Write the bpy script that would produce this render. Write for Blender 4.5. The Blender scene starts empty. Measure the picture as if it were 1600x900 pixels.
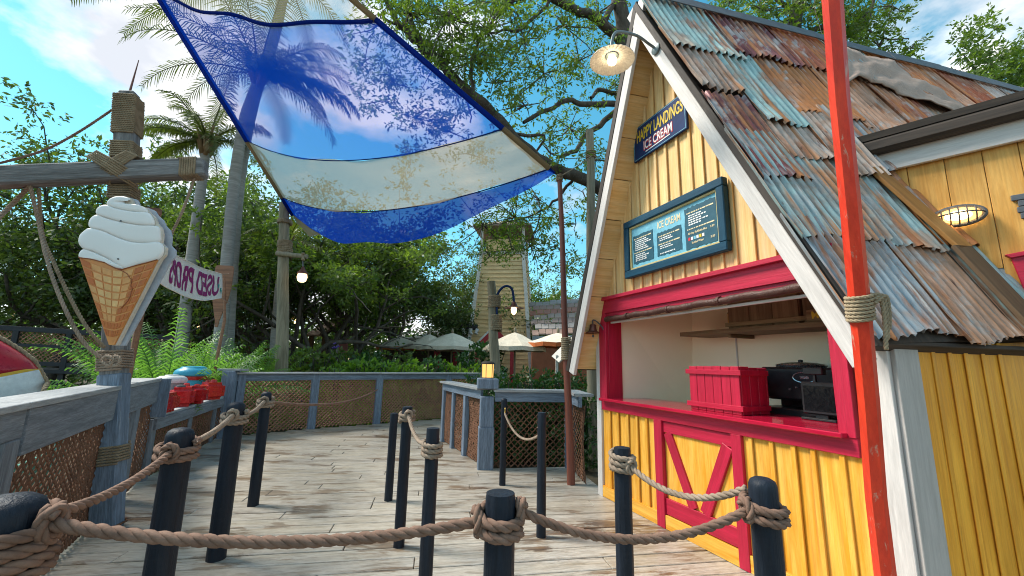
import bpy, bmesh, math, random
import numpy as np
from mathutils import Vector as V, Matrix
random.seed(7); RNG = np.random.default_rng(7)
SC = bpy.context.scene
COL = SC.collection
R = math.radians

# ------------------------------------------------------------------ camera
F, D, ROLL, CH = 650.0, 118.0, R(1.2), 1.6
_p = math.atan(D / F)
FW = V((0, math.cos(_p), math.sin(_p)))
_r = V((1, 0, 0)); _u = _r.cross(FW)
RT = _r * math.cos(ROLL) + _u * math.sin(ROLL)
UP = _r * -math.sin(ROLL) + _u * math.cos(ROLL)
O = V((0, 0, CH))
cam = bpy.data.cameras.new('camera'); cob = bpy.data.objects.new('camera', cam); COL.objects.link(cob)
cam.sensor_width = 36; cam.lens = F / 1600 * 36; cam.clip_start = .05; cam.clip_end = 3000
m = Matrix((RT, UP, -FW)).transposed().to_4x4(); m.translation = O; cob.matrix_world = m
SC.camera = cob

# ------------------------------------------------------------------ sky, sun, exposure
SUN_AZ, SUN_EL = R(-78), R(49)
w = bpy.data.worlds.new('World'); SC.world = w; w.use_nodes = True
nt = w.node_tree; nt.nodes.clear()
def N(t, **k):
    n = nt.nodes.new(t)
    for a, b in k.items(): setattr(n, a, b)
    return n
sky = N('ShaderNodeTexSky', sky_type='NISHITA', sun_disc=False, sun_elevation=SUN_EL, sun_rotation=SUN_AZ)
sky.air_density = 1.0; sky.dust_density = .15; sky.ozone_density = 1.6
hs = N('ShaderNodeHueSaturation'); hs.inputs['Saturation'].default_value = 1.28; hs.inputs['Hue'].default_value = .462; hs.inputs['Value'].default_value = 1.08
nt.links.new(sky.outputs[0], hs.inputs['Color'])
tc = N('ShaderNodeTexCoord')
mp = N('ShaderNodeMapping'); mp.inputs['Scale'].default_value = (1, 1, 1.7); mp.inputs['Location'].default_value = (6.6, 3.9, 4.2)
nt.links.new(tc.outputs['Generated'], mp.inputs[0])
nz = N('ShaderNodeTexNoise'); nz.inputs['Scale'].default_value = 2.3; nz.inputs['Detail'].default_value = 9; nz.inputs['Roughness'].default_value = .56
nt.links.new(mp.outputs[0], nz.inputs['Vector'])
cr = N('ShaderNodeValToRGB'); cr.color_ramp.elements[0].position = .495; cr.color_ramp.elements[1].position = .60
nt.links.new(nz.outputs['Fac'], cr.inputs[0])
nz2 = N('ShaderNodeTexNoise'); nz2.inputs['Scale'].default_value = 5; nz2.inputs['Detail'].default_value = 6
nt.links.new(mp.outputs[0], nz2.inputs['Vector'])
cc = N('ShaderNodeValToRGB'); cc.color_ramp.elements[0].color = (3.8, 4.0, 4.4, 1); cc.color_ramp.elements[1].color = (7.0, 6.9, 6.7, 1)
cc.color_ramp.elements[0].position = .35; cc.color_ramp.elements[1].position = .65
nt.links.new(nz2.outputs['Fac'], cc.inputs[0])
mx = N('ShaderNodeMix', data_type='RGBA')
nt.links.new(cr.outputs[0], mx.inputs[0]); nt.links.new(hs.outputs[0], mx.inputs[6]); nt.links.new(cc.outputs[0], mx.inputs[7])
bg = N('ShaderNodeBackground'); bg.inputs['Strength'].default_value = .09
nt.links.new(mx.outputs[2], bg.inputs[0])
nt.links.new(bg.outputs[0], N('ShaderNodeOutputWorld').inputs[0])
sl = bpy.data.lights.new('sun', 'SUN'); sl.energy = 2.7; sl.angle = R(18); sl.color = (1, .93, .82)
so = bpy.data.objects.new('sun', sl); COL.objects.link(so)
sd = V((math.sin(SUN_AZ) * math.cos(SUN_EL), math.cos(SUN_AZ) * math.cos(SUN_EL), math.sin(SUN_EL)))
so.rotation_euler = sd.to_track_quat('Z', 'Y').to_euler(); so.location = sd * 60
vs = SC.view_settings; vs.view_transform = 'Standard'; vs.look = 'None'; vs.gamma = 1; vs.use_curve_mapping = False; vs.exposure = 1.3
SC.cycles.filter_width = 1.05

# ------------------------------------------------------------------ measuring helpers (photo pixel + known plane -> place)
def ray(x, y): return FW * F + RT * (x - 800) - UP * (y - 450)
def gz(x, y, z=0.0):
    r = ray(x, y); return O + r * ((z - CH) / r.z)
def at(x, y, Y):
    r = ray(x, y); return O + r * (Y / r.y)
def onpl(x, y, P, n):
    r = ray(x, y); return O + r * ((P - O).dot(n) / r.dot(n))
Z = V((0, 0, 1))

# ------------------------------------------------------------------ object helpers
WM = {}
def tag(o, label=None, cat=None, group=None, kind=None):
    if label: o['label'] = label
    if cat: o['category'] = cat
    if group: o['group'] = group
    if kind: o['kind'] = kind
    return o
def thing(name, label, cat, loc=(0, 0, 0), group=None):
    o = bpy.data.objects.new(name, None); COL.objects.link(o); o.empty_display_size = .2
    o.location = loc; WM[o] = Matrix.Translation(V(loc))
    return tag(o, label, cat, group)
def link(name, me, parent, M, mat=None):
    o = bpy.data.objects.new(name, me); COL.objects.link(o)
    if mat is not None and not me.materials: me.materials.append(mat)
    if parent is not None:
        o.parent = parent; o.matrix_local = WM[parent].inverted() @ M
    else: o.matrix_local = M
    WM[o] = M
    return o
def frame(o, X, Y=None, Zv=None):
    X = X.normalized()
    if Y is None: Y = Zv.cross(X)
    Y = (Y - X * Y.dot(X)).normalized(); Zz = X.cross(Y)
    m = Matrix((X, Y, Zz)).transposed().to_4x4(); m.translation = o
    return m
class MB:
    def __init__(s): s.v = []; s.f = []
    def add(s, vs, fs):
        b = len(s.v); s.v += [tuple(x) for x in vs]; s.f += [tuple(b + i for i in f) for f in fs]; return s
    def box(s, c, sz, M=None):
        x, y, z = sz[0] / 2, sz[1] / 2, sz[2] / 2
        p = [V((a * x, b * y, d * z)) for a in (-1, 1) for b in (-1, 1) for d in (-1, 1)]
        p = [(M @ q if M else q) + V(c) for q in p]
        return s.add(p, [(0, 1, 3, 2), (4, 6, 7, 5), (0, 4, 5, 1), (2, 3, 7, 6), (0, 2, 6, 4), (1, 5, 7, 3)])
    def bar(s, p0, p1, wd, th, n):
        p0 = V(p0); p1 = V(p1); X = (p1 - p0).normalized(); n = V(n); n = (n - X * n.dot(X)).normalized(); y = n.cross(X)
        q = [p + y * (a * wd / 2) + n * (b * th / 2) for p in (p0, p1) for a in (-1, 1) for b in (-1, 1)]
        return s.add(q, [(0, 1, 3, 2), (4, 6, 7, 5), (0, 4, 5, 1), (2, 3, 7, 6), (0, 2, 6, 4), (1, 5, 7, 3)])
    def tube(s, path, rad, n=8, cap=True, flat=None):
        path = [V(p) for p in path]; k = len(path)
        if not hasattr(rad, '__len__'): rad = [rad] * k
        T = [(path[min(i + 1, k - 1)] - path[max(i - 1, 0)]).normalized() for i in range(k)]
        a = T[0].orthogonal().normalized() if flat is None else (V(flat) - T[0] * V(flat).dot(T[0])).normalized()
        vs = []
        for i in range(k):
            a = (a - T[i] * a.dot(T[i])).normalized(); b = T[i].cross(a)
            for j in range(n):
                t = 2 * math.pi * j / n
                vs.append(path[i] + (a * math.cos(t) + b * math.sin(t)) * rad[i])
        fs = [(i * n + j, i * n + (j + 1) % n, (i + 1) * n + (j + 1) % n, (i + 1) * n + j) for i in range(k - 1) for j in range(n)]
        if cap: fs += [tuple(range(n))[::-1], tuple((k - 1) * n + j for j in range(n))]
        return s.add(vs, fs)
    def lathe(s, prof, c, n=20, M=None, cap=True, wob=0):
        vs = []
        for r, z in prof:
            for j in range(n):
                t = 2 * math.pi * j / n; rr = r * (1 + wob * (1 if j % 2 else -1))
                q = V((rr * math.cos(t), rr * math.sin(t), z)); vs.append((M @ q if M else q) + V(c))
        k = len(prof)
        fs = [(i * n + j, i * n + (j + 1) % n, (i + 1) * n + (j + 1) % n, (i + 1) * n + j) for i in range(k - 1) for j in range(n)]
        if cap: fs += [tuple(range(n))[::-1], tuple((k - 1) * n + j for j in range(n))]
        return s.add(vs, fs)
    def build(s, name, mat, parent=None, smooth=False, label=None):
        xs = [p[0] for p in s.v]; ys = [p[1] for p in s.v]; zs = [p[2] for p in s.v]
        c = V(((min(xs) + max(xs)) / 2, (min(ys) + max(ys)) / 2, min(zs)))
        me = bpy.data.meshes.new(name); me.from_pydata([(p[0] - c.x, p[1] - c.y, p[2] - c.z) for p in s.v], [], s.f)
        me.update()
        if smooth:
            me.polygons.foreach_set('use_smooth', [True] * len(me.polygons))
            if smooth != 'all': me.set_sharp_from_angle(angle=R(40))
        o = link(name, me, parent, Matrix.Translation(c), mat)
        if label: o['label'] = label
        return o
def npmesh(name, verts, faces4, mat, parent=None, base=None, smooth=False):
    """big quad meshes from numpy arrays"""
    verts = np.asarray(verts, np.float32).reshape(-1, 3); f = np.asarray(faces4, np.int32)
    c = np.array([(verts[:, 0].min() + verts[:, 0].max()) / 2, (verts[:, 1].min() + verts[:, 1].max()) / 2, verts[:, 2].min()]) if base is None else np.array(base)
    me = bpy.data.meshes.new(name); n = f.shape[1]
    me.vertices.add(len(verts)); me.vertices.foreach_set('co', (verts - c).astype(np.float32).ravel())
    me.loops.add(f.size); me.loops.foreach_set('vertex_index', f.ravel())
    me.polygons.add(len(f)); me.polygons.foreach_set('loop_start', np.arange(0, f.size, n, dtype=np.int32))
    me.update(calc_edges=True); me.validate()
    if smooth: me.polygons.foreach_set('use_smooth', [True] * len(me.polygons))
    return link(name, me, parent, Matrix.Translation(V(c)), mat)
def prism(name, pts, th, M, mat, parent=None, bev=0.0, label=None):
    """polygon pts (a,b) in the local XY plane of frame M, extruded from z=0 to z=th"""
    bm = bmesh.new()
    vs = [bm.verts.new((p[0], p[1], 0)) for p in pts]; f = bm.faces.new(vs)
    r = bmesh.ops.extrude_face_region(bm, geom=[f])
    bmesh.ops.translate(bm, vec=(0, 0, th), verts=[e for e in r['geom'] if isinstance(e, bmesh.types.BMVert)])
    bmesh.ops.recalc_face_normals(bm, faces=bm.faces)
    if bev: bmesh.ops.bevel(bm, geom=list(bm.edges), offset=bev, segments=1, affect='EDGES')
    me = bpy.data.meshes.new(name); bm.to_mesh(me); bm.free()
    o = link(name, me, parent, M, mat)
    if label: o['label'] = label
    return o
def board(name, p0, p1, wd, th, n, mat, parent=None, bev=.004, label=None):
    """plank from p0 to p1 (local X along it), width wd across, thickness th along normal n, centred"""
    p0 = V(p0); p1 = V(p1); X = p1 - p0; L = X.length; n = V(n)
    Mx = frame(p0 - (n - X.normalized() * n.dot(X.normalized())).normalized() * (th / 2), X, Zv=n)
    return prism(name, [(0, -wd / 2), (L, -wd / 2), (L, wd / 2), (0, wd / 2)], th, Mx, mat, parent, min(bev, th * .3, wd * .3), label)

# ------------------------------------------------------------------ materials
def newmat(name):
    m = bpy.data.materials.new(name); m.use_nodes = True; t = m.node_tree; t.nodes.clear()
    o = t.nodes.new('ShaderNodeOutputMaterial'); b = t.nodes.new('ShaderNodeBsdfPrincipled')
    t.links.new(b.outputs[0], o.inputs[0])
    return m, t, b, o
def nd(t, ty, **k):
    n = t.nodes.new(ty)
    for a, b in k.items():
        if a.startswith('i_'): n.inputs[a[2:].replace('_', ' ')].default_value = b
        else: setattr(n, a, b)
    return n
def coords(t, scale=(1, 1, 1), rand=True):
    tcn = nd(t, 'ShaderNodeTexCoord'); mpn = nd(t, 'ShaderNodeMapping'); mpn.inputs['Scale'].default_value = scale
    t.links.new(tcn.outputs['Object'], mpn.inputs[0])
    oi = nd(t, 'ShaderNodeObjectInfo')
    if rand:
        ml = nd(t, 'ShaderNodeMath', operation='MULTIPLY'); ml.inputs[1].default_value = 37.0
        t.links.new(oi.outputs['Random'], ml.inputs[0]); t.links.new(ml.outputs[0], mpn.inputs['Location'])
    return mpn.outputs[0], oi.outputs['Random']
def noise(t, vec, scale, detail=4, rough=.6, dist=0):
    n = nd(t, 'ShaderNodeTexNoise'); n.inputs['Scale'].default_value = scale; n.inputs['Detail'].default_value = detail
    n.inputs['Roughness'].default_value = rough; n.inputs['Distortion'].default_value = dist
    t.links.new(vec, n.inputs['Vector']); return n.outputs['Fac']
def ramp(t, fac, stops, interp='LINEAR'):
    r = nd(t, 'ShaderNodeValToRGB'); e = r.color_ramp.elements; r.color_ramp.interpolation = interp
    while len(e) < len(stops): e.new(.5)
    for el, (p, c) in zip(e, stops):
        el.position = p; el.color = (c, c, c, 1) if not hasattr(c, '__len__') else (*c, 1)
    t.links.new(fac, r.inputs[0]); return r.outputs[0]
def mix(t, fac, a, b, mode='MIX'):
    n = nd(t, 'ShaderNodeMix', data_type='RGBA', blend_type=mode)
    for s, x in ((0, fac), (6, a), (7, b)):
        if hasattr(x, 'is_linked') or hasattr(x, 'links'): t.links.new(x, n.inputs[s])
        elif s == 0: n.inputs[0].default_value = x
        else: n.inputs[s].default_value = (*x, 1)
    return n.outputs[2]
def bump(t, b, h, strength, dist=.01):
    n = nd(t, 'ShaderNodeBump'); n.inputs['Strength'].default_value = strength; n.inputs['Distance'].default_value = dist
    t.links.new(h, n.inputs['Height']); t.links.new(n.outputs[0], b.inputs['Normal'])
def vary(t, col, rnd, amt):
    r = ramp(t, rnd, [(0, 1 - amt), (1, 1 + amt)]); return mix(t, 1.0, col, r, 'MULTIPLY')
def pm(name, c1, c2=None, rough=.6, scale=6, stretch=(1, 1, 1), contrast=(.35, .68), var=.1, bmp=.25, bd=.006, metal=0, fine=None, wear=None, wpos=(.62, .7), spec=.4, coat=0, fc=(.86, 1.09), streak=None):
    """painted or plain surface: two tones mixed by noise, optional wear colour, fine grain bump"""
    m, t, b, o = newmat(name)
    v, rnd = coords(t, stretch)
    n1 = noise(t, v, scale, 5, .65, .4)
    col = mix(t, ramp(t, n1, [(contrast[0], 0.0), (contrast[1], 1.0)]), c1, c2 or tuple(x * .75 for x in c1))
    n2 = noise(t, v, fine or scale * 5, 4, .7)
    col = mix(t, 1.0, col, ramp(t, n2, [(.3, fc[0]), (.7, fc[1])]), 'MULTIPLY')
    if wear:
        n3 = noise(t, v, scale * 1.7, 8, .72, .6)
        col = mix(t, ramp(t, n3, [(wpos[0], 0.0), (wpos[1], 1.0)]), col, wear)
    if streak:
        v3, _ = coords(t, (.22, 16, 16)); n4 = noise(t, v3, 2.4, 6, .7, .2)
        col = mix(t, ramp(t, n4, [(.52, 0.0), (.70, .6)]), col, streak)
        n5 = noise(t, v, 22, 3, .6)
        col = mix(t, ramp(t, n5, [(.74, 0.0), (.77, .8)]), col, tuple(x * .45 for x in streak))
    if var: col = vary(t, col, rnd, var)
    t.links.new(col, b.inputs['Base Color'])
    t.links.new(ramp(t, n2, [(.3, max(rough - .08, .05)), (.7, min(rough + .1, 1))]), b.inputs['Roughness'])
    b.inputs['Metallic'].default_value = metal; b.inputs['Specular IOR Level'].default_value = spec
    b.inputs['Coat Weight'].default_value = coat
    if bmp: bump(t, b, n2, bmp, bd)
    return m
GR = (.55, 7, 7)        # grain along local X
MT = dict(
    grey_wood=pm('grey_wood', (.23, .25, .275), (.13, .145, .165), .75, 3, GR, var=.12, bmp=.6, fine=16, wear=(.33, .33, .33), fc=(.58, 1.2)),
    pale_cap=pm('pale_cap', (.42, .43, .43), (.28, .29, .30), .7, 3, GR, var=.1, bmp=.5, fine=16, fc=(.68, 1.15)),
    blue_wood=pm('blue_wood', (.20, .26, .34), (.115, .15, .20), .75, 3, GR, var=.08, bmp=.6, fine=15, wear=(.34, .36, .38), fc=(.55, 1.25)),
    mast_wood=pm('mast_wood', (.27, .27, .27), (.10, .095, .09), .85, 2.2, (.5, 8, 8), var=.08, bmp=.8, fine=12, wear=(.36, .34, .31), fc=(.5, 1.25)),
    brown_wood=pm('brown_wood', (.30, .145, .075), (.15, .065, .033), .5, 3, GR, var=.1, fine=12),
    pole_wood=pm('pole_wood', (.30, .26, .18), (.15, .13, .085), .8, 2, (6, 6, .45), var=.08, bmp=.5, fine=10),
    dark_wood=pm('dark_wood', (.055, .040, .030), (.022, .017, .014), .7, 3, GR, var=.2),
    black_rail=pm('black_rail', (.022, .026, .032), (.012, .014, .018), .6, 3, GR, var=.1),
    bollard=pm('bollard', (.013, .020, .032), (.007, .010, .016), .5, 2.5, (9, 9, .9), var=.1, bmp=.8, bd=.006, fine=8, wear=(.055, .06, .07), wpos=(.67, .77), spec=.22, streak=(.017, .022, .03)),
    rope=pm('rope', (.235, .142, .10), (.14, .08, .055), .9, 9, (1, 1, 1), var=.06, bmp=.5, bd=.003, fine=130),
    rope_pale=pm('rope_pale', (.33, .25, .185), (.215, .157, .112), .9, 9, var=.08, bmp=.5, bd=.003, fine=130),
    lash=pm('lash', (.33, .255, .165), (.20, .15, .09), .9, 9, var=.1, bmp=.5, bd=.003, fine=120),
    net=pm('net', (.21, .10, .055), (.12, .055, .03), .9, 5, var=.06, bmp=0),
    net_pale=pm('net_pale', (.37, .215, .135), (.25, .135, .08), .9, 5, var=.06, bmp=0),
    yellow=pm('yellow', (.82, .46, .085), (.66, .285, .02), .55, 2.2, GR, (.36, .62), .12, .4, .004, fine=9, wear=(.50, .215, .045), wpos=(.64, .74), streak=(.52, .22, .04), spec=.25),
    cream_yellow=pm('cream_yellow', (.82, .58, .29), (.74, .46, .18), .55, 2.2, GR, (.36, .62), .10, .4, .004, fine=9, wear=(.52, .26, .07), wpos=(.64, .76), streak=(.56, .30, .09), spec=.25),
    deep_yellow=pm('deep_yellow', (.86, .42, .045), (.68, .29, .025), .5, 2.0, GR, (.34, .6), .06, .4, .004, fine=9, wear=(.33, .125, .018), wpos=(.64, .74), streak=(.42, .155, .02), spec=.25),
    red=pm('red', (.53, .013, .052), (.38, .008, .032), .42, 2.6, GR, (.3, .65), .05, .4, .004, fine=10, wear=(.56, .06, .10), wpos=(.72, .80), streak=(.27, .008, .025)),
    red_gloss=pm('red_gloss', (.52, .013, .05), (.39, .008, .032), .16, 2.6, GR, (.3, .65), .04, .15, .003, fine=10, coat=.4),
    white_board=pm('white_board', (.64, .60, .57), (.50, .465, .44), .6, 2.2, GR, (.3, .65), .04, .4, .004, fine=10, wear=(.33, .33, .27), wpos=(.67, .78)),
    grey_board=pm('grey_board', (.43, .40, .38), (.33, .31, .29), .6, 2.2, GR, (.3, .65), .04, .4, .004, fine=10),
    orange=pm('orange', (.70, .050, .016), (.56, .030, .012), .45, 2, (6, 6, .6), (.35, .65), 0, .35, .004, fine=10, wear=(.50, .24, .17), wpos=(.60, .66)),
    navy=pm('navy', (.014, .036, .115), (.010, .026, .09), .5, 5, var=0, bmp=.1, spec=.12),
    frame_blue=pm('frame_blue', (.012, .062, .105), (.008, .042, .075), .5, 3, GR, var=.05, bmp=.2, spec=.2),
    sky_blue=pm('sky_blue', (.17, .44, .56), (.13, .37, .49), .5, 4, var=0, bmp=.1),
    teal_panel=pm('teal_panel', (.014, .085, .125), (.010, .065, .10), .5, 4, var=0, bmp=.1),
    trim_tan=pm('trim_tan', (.58, .46, .21), (.47, .36, .15), .5, 4, var=0, bmp=.1),
    letter_yellow=pm('letter_yellow', (.72, .50, .03), None, .5, var=0, bmp=0),
    letter_cream=pm('letter_cream', (.78, .66, .42), None, .5, var=0, bmp=0),
    letter_white=pm('letter_white', (.82, .82, .80), None, .5, var=0, bmp=0),
    letter_red=pm('letter_red', (.60, .03, .04), None, .5, var=0, bmp=0),
    letter_magenta=pm('letter_magenta', (.30, .014, .16), (.22, .01, .11), .8, 10, var=0, bmp=0),
    letter_teal=pm('letter_teal', (.03, .34, .30), None, .8, var=0, bmp=0),
    cloth=pm('cloth', (.82, .80, .75), (.72, .69, .63), .9, 6, var=0, bmp=.3, fine=60),
    cream_paint=pm('cream_paint', (.76, .75, .725), (.73, .715, .685), .38, 1.2, var=0, bmp=0, fc=(.985, 1.01)),
    cream_line=pm('cream_line', (.62, .55, .46), (.55, .48, .38), .5, 5, var=0, bmp=0),
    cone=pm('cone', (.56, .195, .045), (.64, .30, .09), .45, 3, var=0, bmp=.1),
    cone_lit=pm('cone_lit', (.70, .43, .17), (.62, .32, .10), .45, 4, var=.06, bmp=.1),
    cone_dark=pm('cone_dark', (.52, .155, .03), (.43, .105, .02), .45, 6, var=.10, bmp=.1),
    cone_edge=pm('cone_edge', (.30, .085, .025), None, .5, var=0, bmp=0),
    cone_half_lit=pm('cone_half_lit', (.68, .36, .13), (.60, .27, .08), .45, 5, var=.04, bmp=0),
    board_back=pm('board_back', (.46, .50, .56), (.38, .42, .48), .5, 3, var=0, bmp=.1),
    can_red=pm('can_red', (.50, .010, .012), (.40, .007, .009), .25, 4, var=.08, bmp=.1, coat=.3, wear=(.28, .05, .03), wpos=(.7, .76)),
    tub_blue=pm('tub_blue', (.045, .36, .52), (.03, .29, .43), .35, 4, var=0, bmp=.1),
    tub_white=pm('tub_white', (.62, .64, .64), (.48, .50, .50), .5, 5, var=0, bmp=.2),
    galv=pm('galv', (.30, .34, .36), (.20, .24, .26), .45, 5, var=0, bmp=.2, metal=.3),
    teal_paint=pm('teal_paint', (.12, .46, .38), (.08, .36, .30), .5, 4, GR, var=.1),
    hull_white=pm('hull_white', (.70, .74, .74), (.60, .64, .65), .35, 4, var=0, bmp=.1),
    hull_red=pm('hull_red', (.42, .010, .030), (.34, .008, .022), .3, 4, var=0, bmp=.1),
    hull_yellow=pm('hull_yellow', (.70, .42, .03), None, .4, var=0, bmp=0),
    interior=pm('interior', (.90, .80, .60), (.885, .78, .575), .6, 1.0, var=0, bmp=.03, fc=(.985, 1.01)),
    black_metal=pm('black_metal', (.012, .012, .014), (.02, .02, .022), .35, 6, var=.1, bmp=.1),
    steel=pm('steel', (.55, .55, .55), (.42, .42, .43), .25, 6, var=0, bmp=.05, metal=.9),
    crate_wood=pm('crate_wood', (.25, .165, .085), (.14, .088, .042), .7, 3, GR, var=.15, bmp=.4),
    awning=pm('awning', (.085, .032, .022), (.05, .018, .012), .45, 12, var=0, bmp=.8, bd=.012, fine=30),
    bronze=pm('bronze', (.17, .065, .045), (.10, .04, .03), .45, 6, var=0, metal=.5),
    lamp_metal=pm('lamp_metal', (.19, .235, .24), (.12, .15, .155), .45, 8, var=.05, metal=.3),
    lamp_white=pm('lamp_white', (.66, .63, .58), (.56, .52, .47), .4, 8, var=0, bmp=.1),
    grey_metal=pm('grey_metal', (.13, .13, .135), (.08, .08, .085), .5, 8, var=.05, metal=.4),
    umbrella=pm('umbrella', (.66, .59, .47), (.56, .49, .38), .85, 3, var=.05, bmp=.15),
    siding=pm('siding', (.66, .48, .25), (.54, .36, .155), .7, 1.2, (1, 1, 3), var=.04, bmp=.2, wear=(.50, .20, .05), wpos=(.62, .72)),
    pale_trim=pm('pale_trim', (.62, .60, .55), (.5, .48, .44), .7, 3, var=.05),
    far_red=pm('far_red', (.36, .022, .03), (.26, .014, .02), .6, 3, var=.08),
    bark=pm('bark', (.115, .098, .078), (.045, .037, .030), .95, 5, (1, 1, .5), var=.1, bmp=.9, bd=.03, fine=16, wear=(.24, .24, .20), wpos=(.60, .70)),
    palm_bark=pm('palm_bark', (.34, .33, .31), (.22, .21, .195), .9, 4, (.4, .4, 3.5), var=.06, bmp=.6, bd=.02, fine=9),
    palm_boot=pm('palm_boot', (.30, .20, .105), (.17, .105, .05), .9, 5, var=.1, bmp=.5),
    soil=pm('soil', (.05, .036, .022), (.028, .020, .013), .95, 2, var=0, bmp=.6, bd=.05),
    ground=pm('ground', (.075, .058, .032), (.040, .034, .018), .95, .6, var=0, bmp=.6, bd=.05),
    umber_wood=pm('umber_wood', (.14, .085, .045), (.08, .048, .025), .8, 3, GR, var=.1),  # dark brown timber for small posts and the lower flashing plank
    hut_roof=pm('hut_roof', (.30, .22, .18), (.20, .145, .115), .8, 4, GR, var=.16),
    flower=pm('flower', (.12, .07, .34), (.08, .045, .25), .7, 9, var=0, bmp=0),
    stone=pm('stone', (.28, .27, .255), (.17, .165, .16), .85, 6, var=.1, bmp=.7),
    cow_black=pm('cow_black', (.016, .016, .017), None, .5, var=0),
    cow_white=pm('cow_white', (.72, .71, .69), None, .5, var=0),
)
def leafmat(name, dark, light, trans=.35, tcol=None):
    m, t, b, o = newmat(name); t.nodes.remove(b)
    g = nd(t, 'ShaderNodeNewGeometry'); v, rnd = coords(t, (1, 1, 1), False)
    n1 = noise(t, v, 1.6, 3)
    f = mix(t, .45, ramp(t, g.outputs['Random Per Island'], [(0, 0.0), (1, 1.0)]), ramp(t, n1, [(.35, 0.0), (.65, 1.0)]))
    col = mix(t, f, dark, light)
    df = nd(t, 'ShaderNodeBsdfDiffuse'); tr = nd(t, 'ShaderNodeBsdfTranslucent'); gl = nd(t, 'ShaderNodeBsdfGlossy'); gl.inputs['Roughness'].default_value = .45
    gl.inputs['Color'].default_value = (.6, .65, .6, 1)
    tcl = mix(t, 1.0, col, tcol or (1.35, 1.5, .6), 'MULTIPLY')
    t.links.new(col, df.inputs['Color']); t.links.new(tcl, tr.inputs['Color'])
    m1 = nd(t, 'ShaderNodeMixShader'); m1.inputs[0].default_value = trans
    t.links.new(df.outputs[0], m1.inputs[1]); t.links.new(tr.outputs[0], m1.inputs[2])
    m2 = nd(t, 'ShaderNodeMixShader'); m2.inputs[0].default_value = .06
    t.links.new(m1.outputs[0], m2.inputs[1]); t.links.new(gl.outputs[0], m2.inputs[2])
    t.links.new(m2.outputs[0], o.inputs[0])
    return m
LEAF = dict(
    dark=leafmat('leaf_dark', (.024, .048, .013), (.105, .16, .04), .45),
    mid=leafmat('leaf_mid', (.05, .09, .018), (.18, .26, .045), .58),
    light=leafmat('leaf_light', (.045, .09, .012), (.17, .24, .028), .58),
    bright=leafmat('leaf_bright', (.07, .16, .014), (.24, .40, .04), .5),
    glossy=leafmat('leaf_glossy', (.014, .045, .012), (.05, .13, .03), .3),
    palm=leafmat('leaf_palm', (.035, .055, .014), (.12, .15, .035), .4),
    fern=leafmat('leaf_fern', (.06, .15, .035), (.19, .36, .09), .5),
)
def emit(name, col, strength):
    m, t, b, o = newmat(name); t.nodes.remove(b)
    e = nd(t, 'ShaderNodeEmission'); e.inputs[0].default_value = (*col, 1); e.inputs[1].default_value = strength
    t.links.new(e.outputs[0], o.inputs[0]); return m
GLOW = emit('lamp_glow', (1, .70, .32), 2.2)
GLOW_HOT = emit('lamp_glow_hot', (1, .80, .48), 5.0)

def mat_deck():
    m, t, b, o = newmat('deck_planks')
    v, rnd = coords(t, (.5, 4.2, 4))
    tcn = nd(t, 'ShaderNodeNewGeometry')
    mpn = nd(t, 'ShaderNodeMapping'); mpn.inputs['Scale'].default_value = (.55, 1.9, 1); mpn.inputs['Rotation'].default_value = (0, 0, R(-10))
    t.links.new(tcn.outputs['Position'], mpn.inputs[0]); wv = mpn.outputs[0]
    g = noise(t, v, 6, 8, .72, .7)
    col = ramp(t, g, [(.28, (.095, .072, .053)), (.40, (.26, .22, .175)), (.52, (.41, .375, .325)), (.70, (.50, .475, .425))])
    gt = noise(t, v, 1.4, 4, .6, .4)
    col = mix(t, ramp(t, gt, [(.45, 0.0), (.72, .45)]), col, (.36, .30, .20))
    # bare brown worn patches, longer along the boards
    wn = noise(t, wv, 1.5, 8, .66, .4)
    wg = noise(t, v, 5, 6, .7)
    wsum = nd(t, 'ShaderNodeMath', operation='MULTIPLY_ADD'); t.links.new(wg, wsum.inputs[0]); wsum.inputs[1].default_value = .35; t.links.new(wn, wsum.inputs[2])
    wear = ramp(t, wsum.outputs[0], [(.715, 0.0), (.765, 1.0)])
    col = mix(t, wear, col, mix(t, ramp(t, wg, [(.4, 0.0), (.6, 1.0)]), (.075, .045, .030), (.17, .105, .06)))
    st = noise(t, wv, .9, 4, .6)
    col = mix(t, ramp(t, st, [(.35, .0), (.75, .5)]), col, (.40, .36, .28))
    fi = noise(t, v, 26, 4, .7)
    col = mix(t, 1.0, col, ramp(t, fi, [(.3, .66), (.60, 1.08)]), 'MULTIPLY')
    col = vary(t, col, rnd, .07)
    t.links.new(col, b.inputs['Base Color'])
    t.links.new(ramp(t, st, [(.3, .24), (.65, .46)]), b.inputs['Roughness'])
    b.inputs['Specular IOR Level'].default_value = .5
    bump(t, b, g, .35, .006)
    return m
MT['deck'] = mat_deck()

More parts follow.
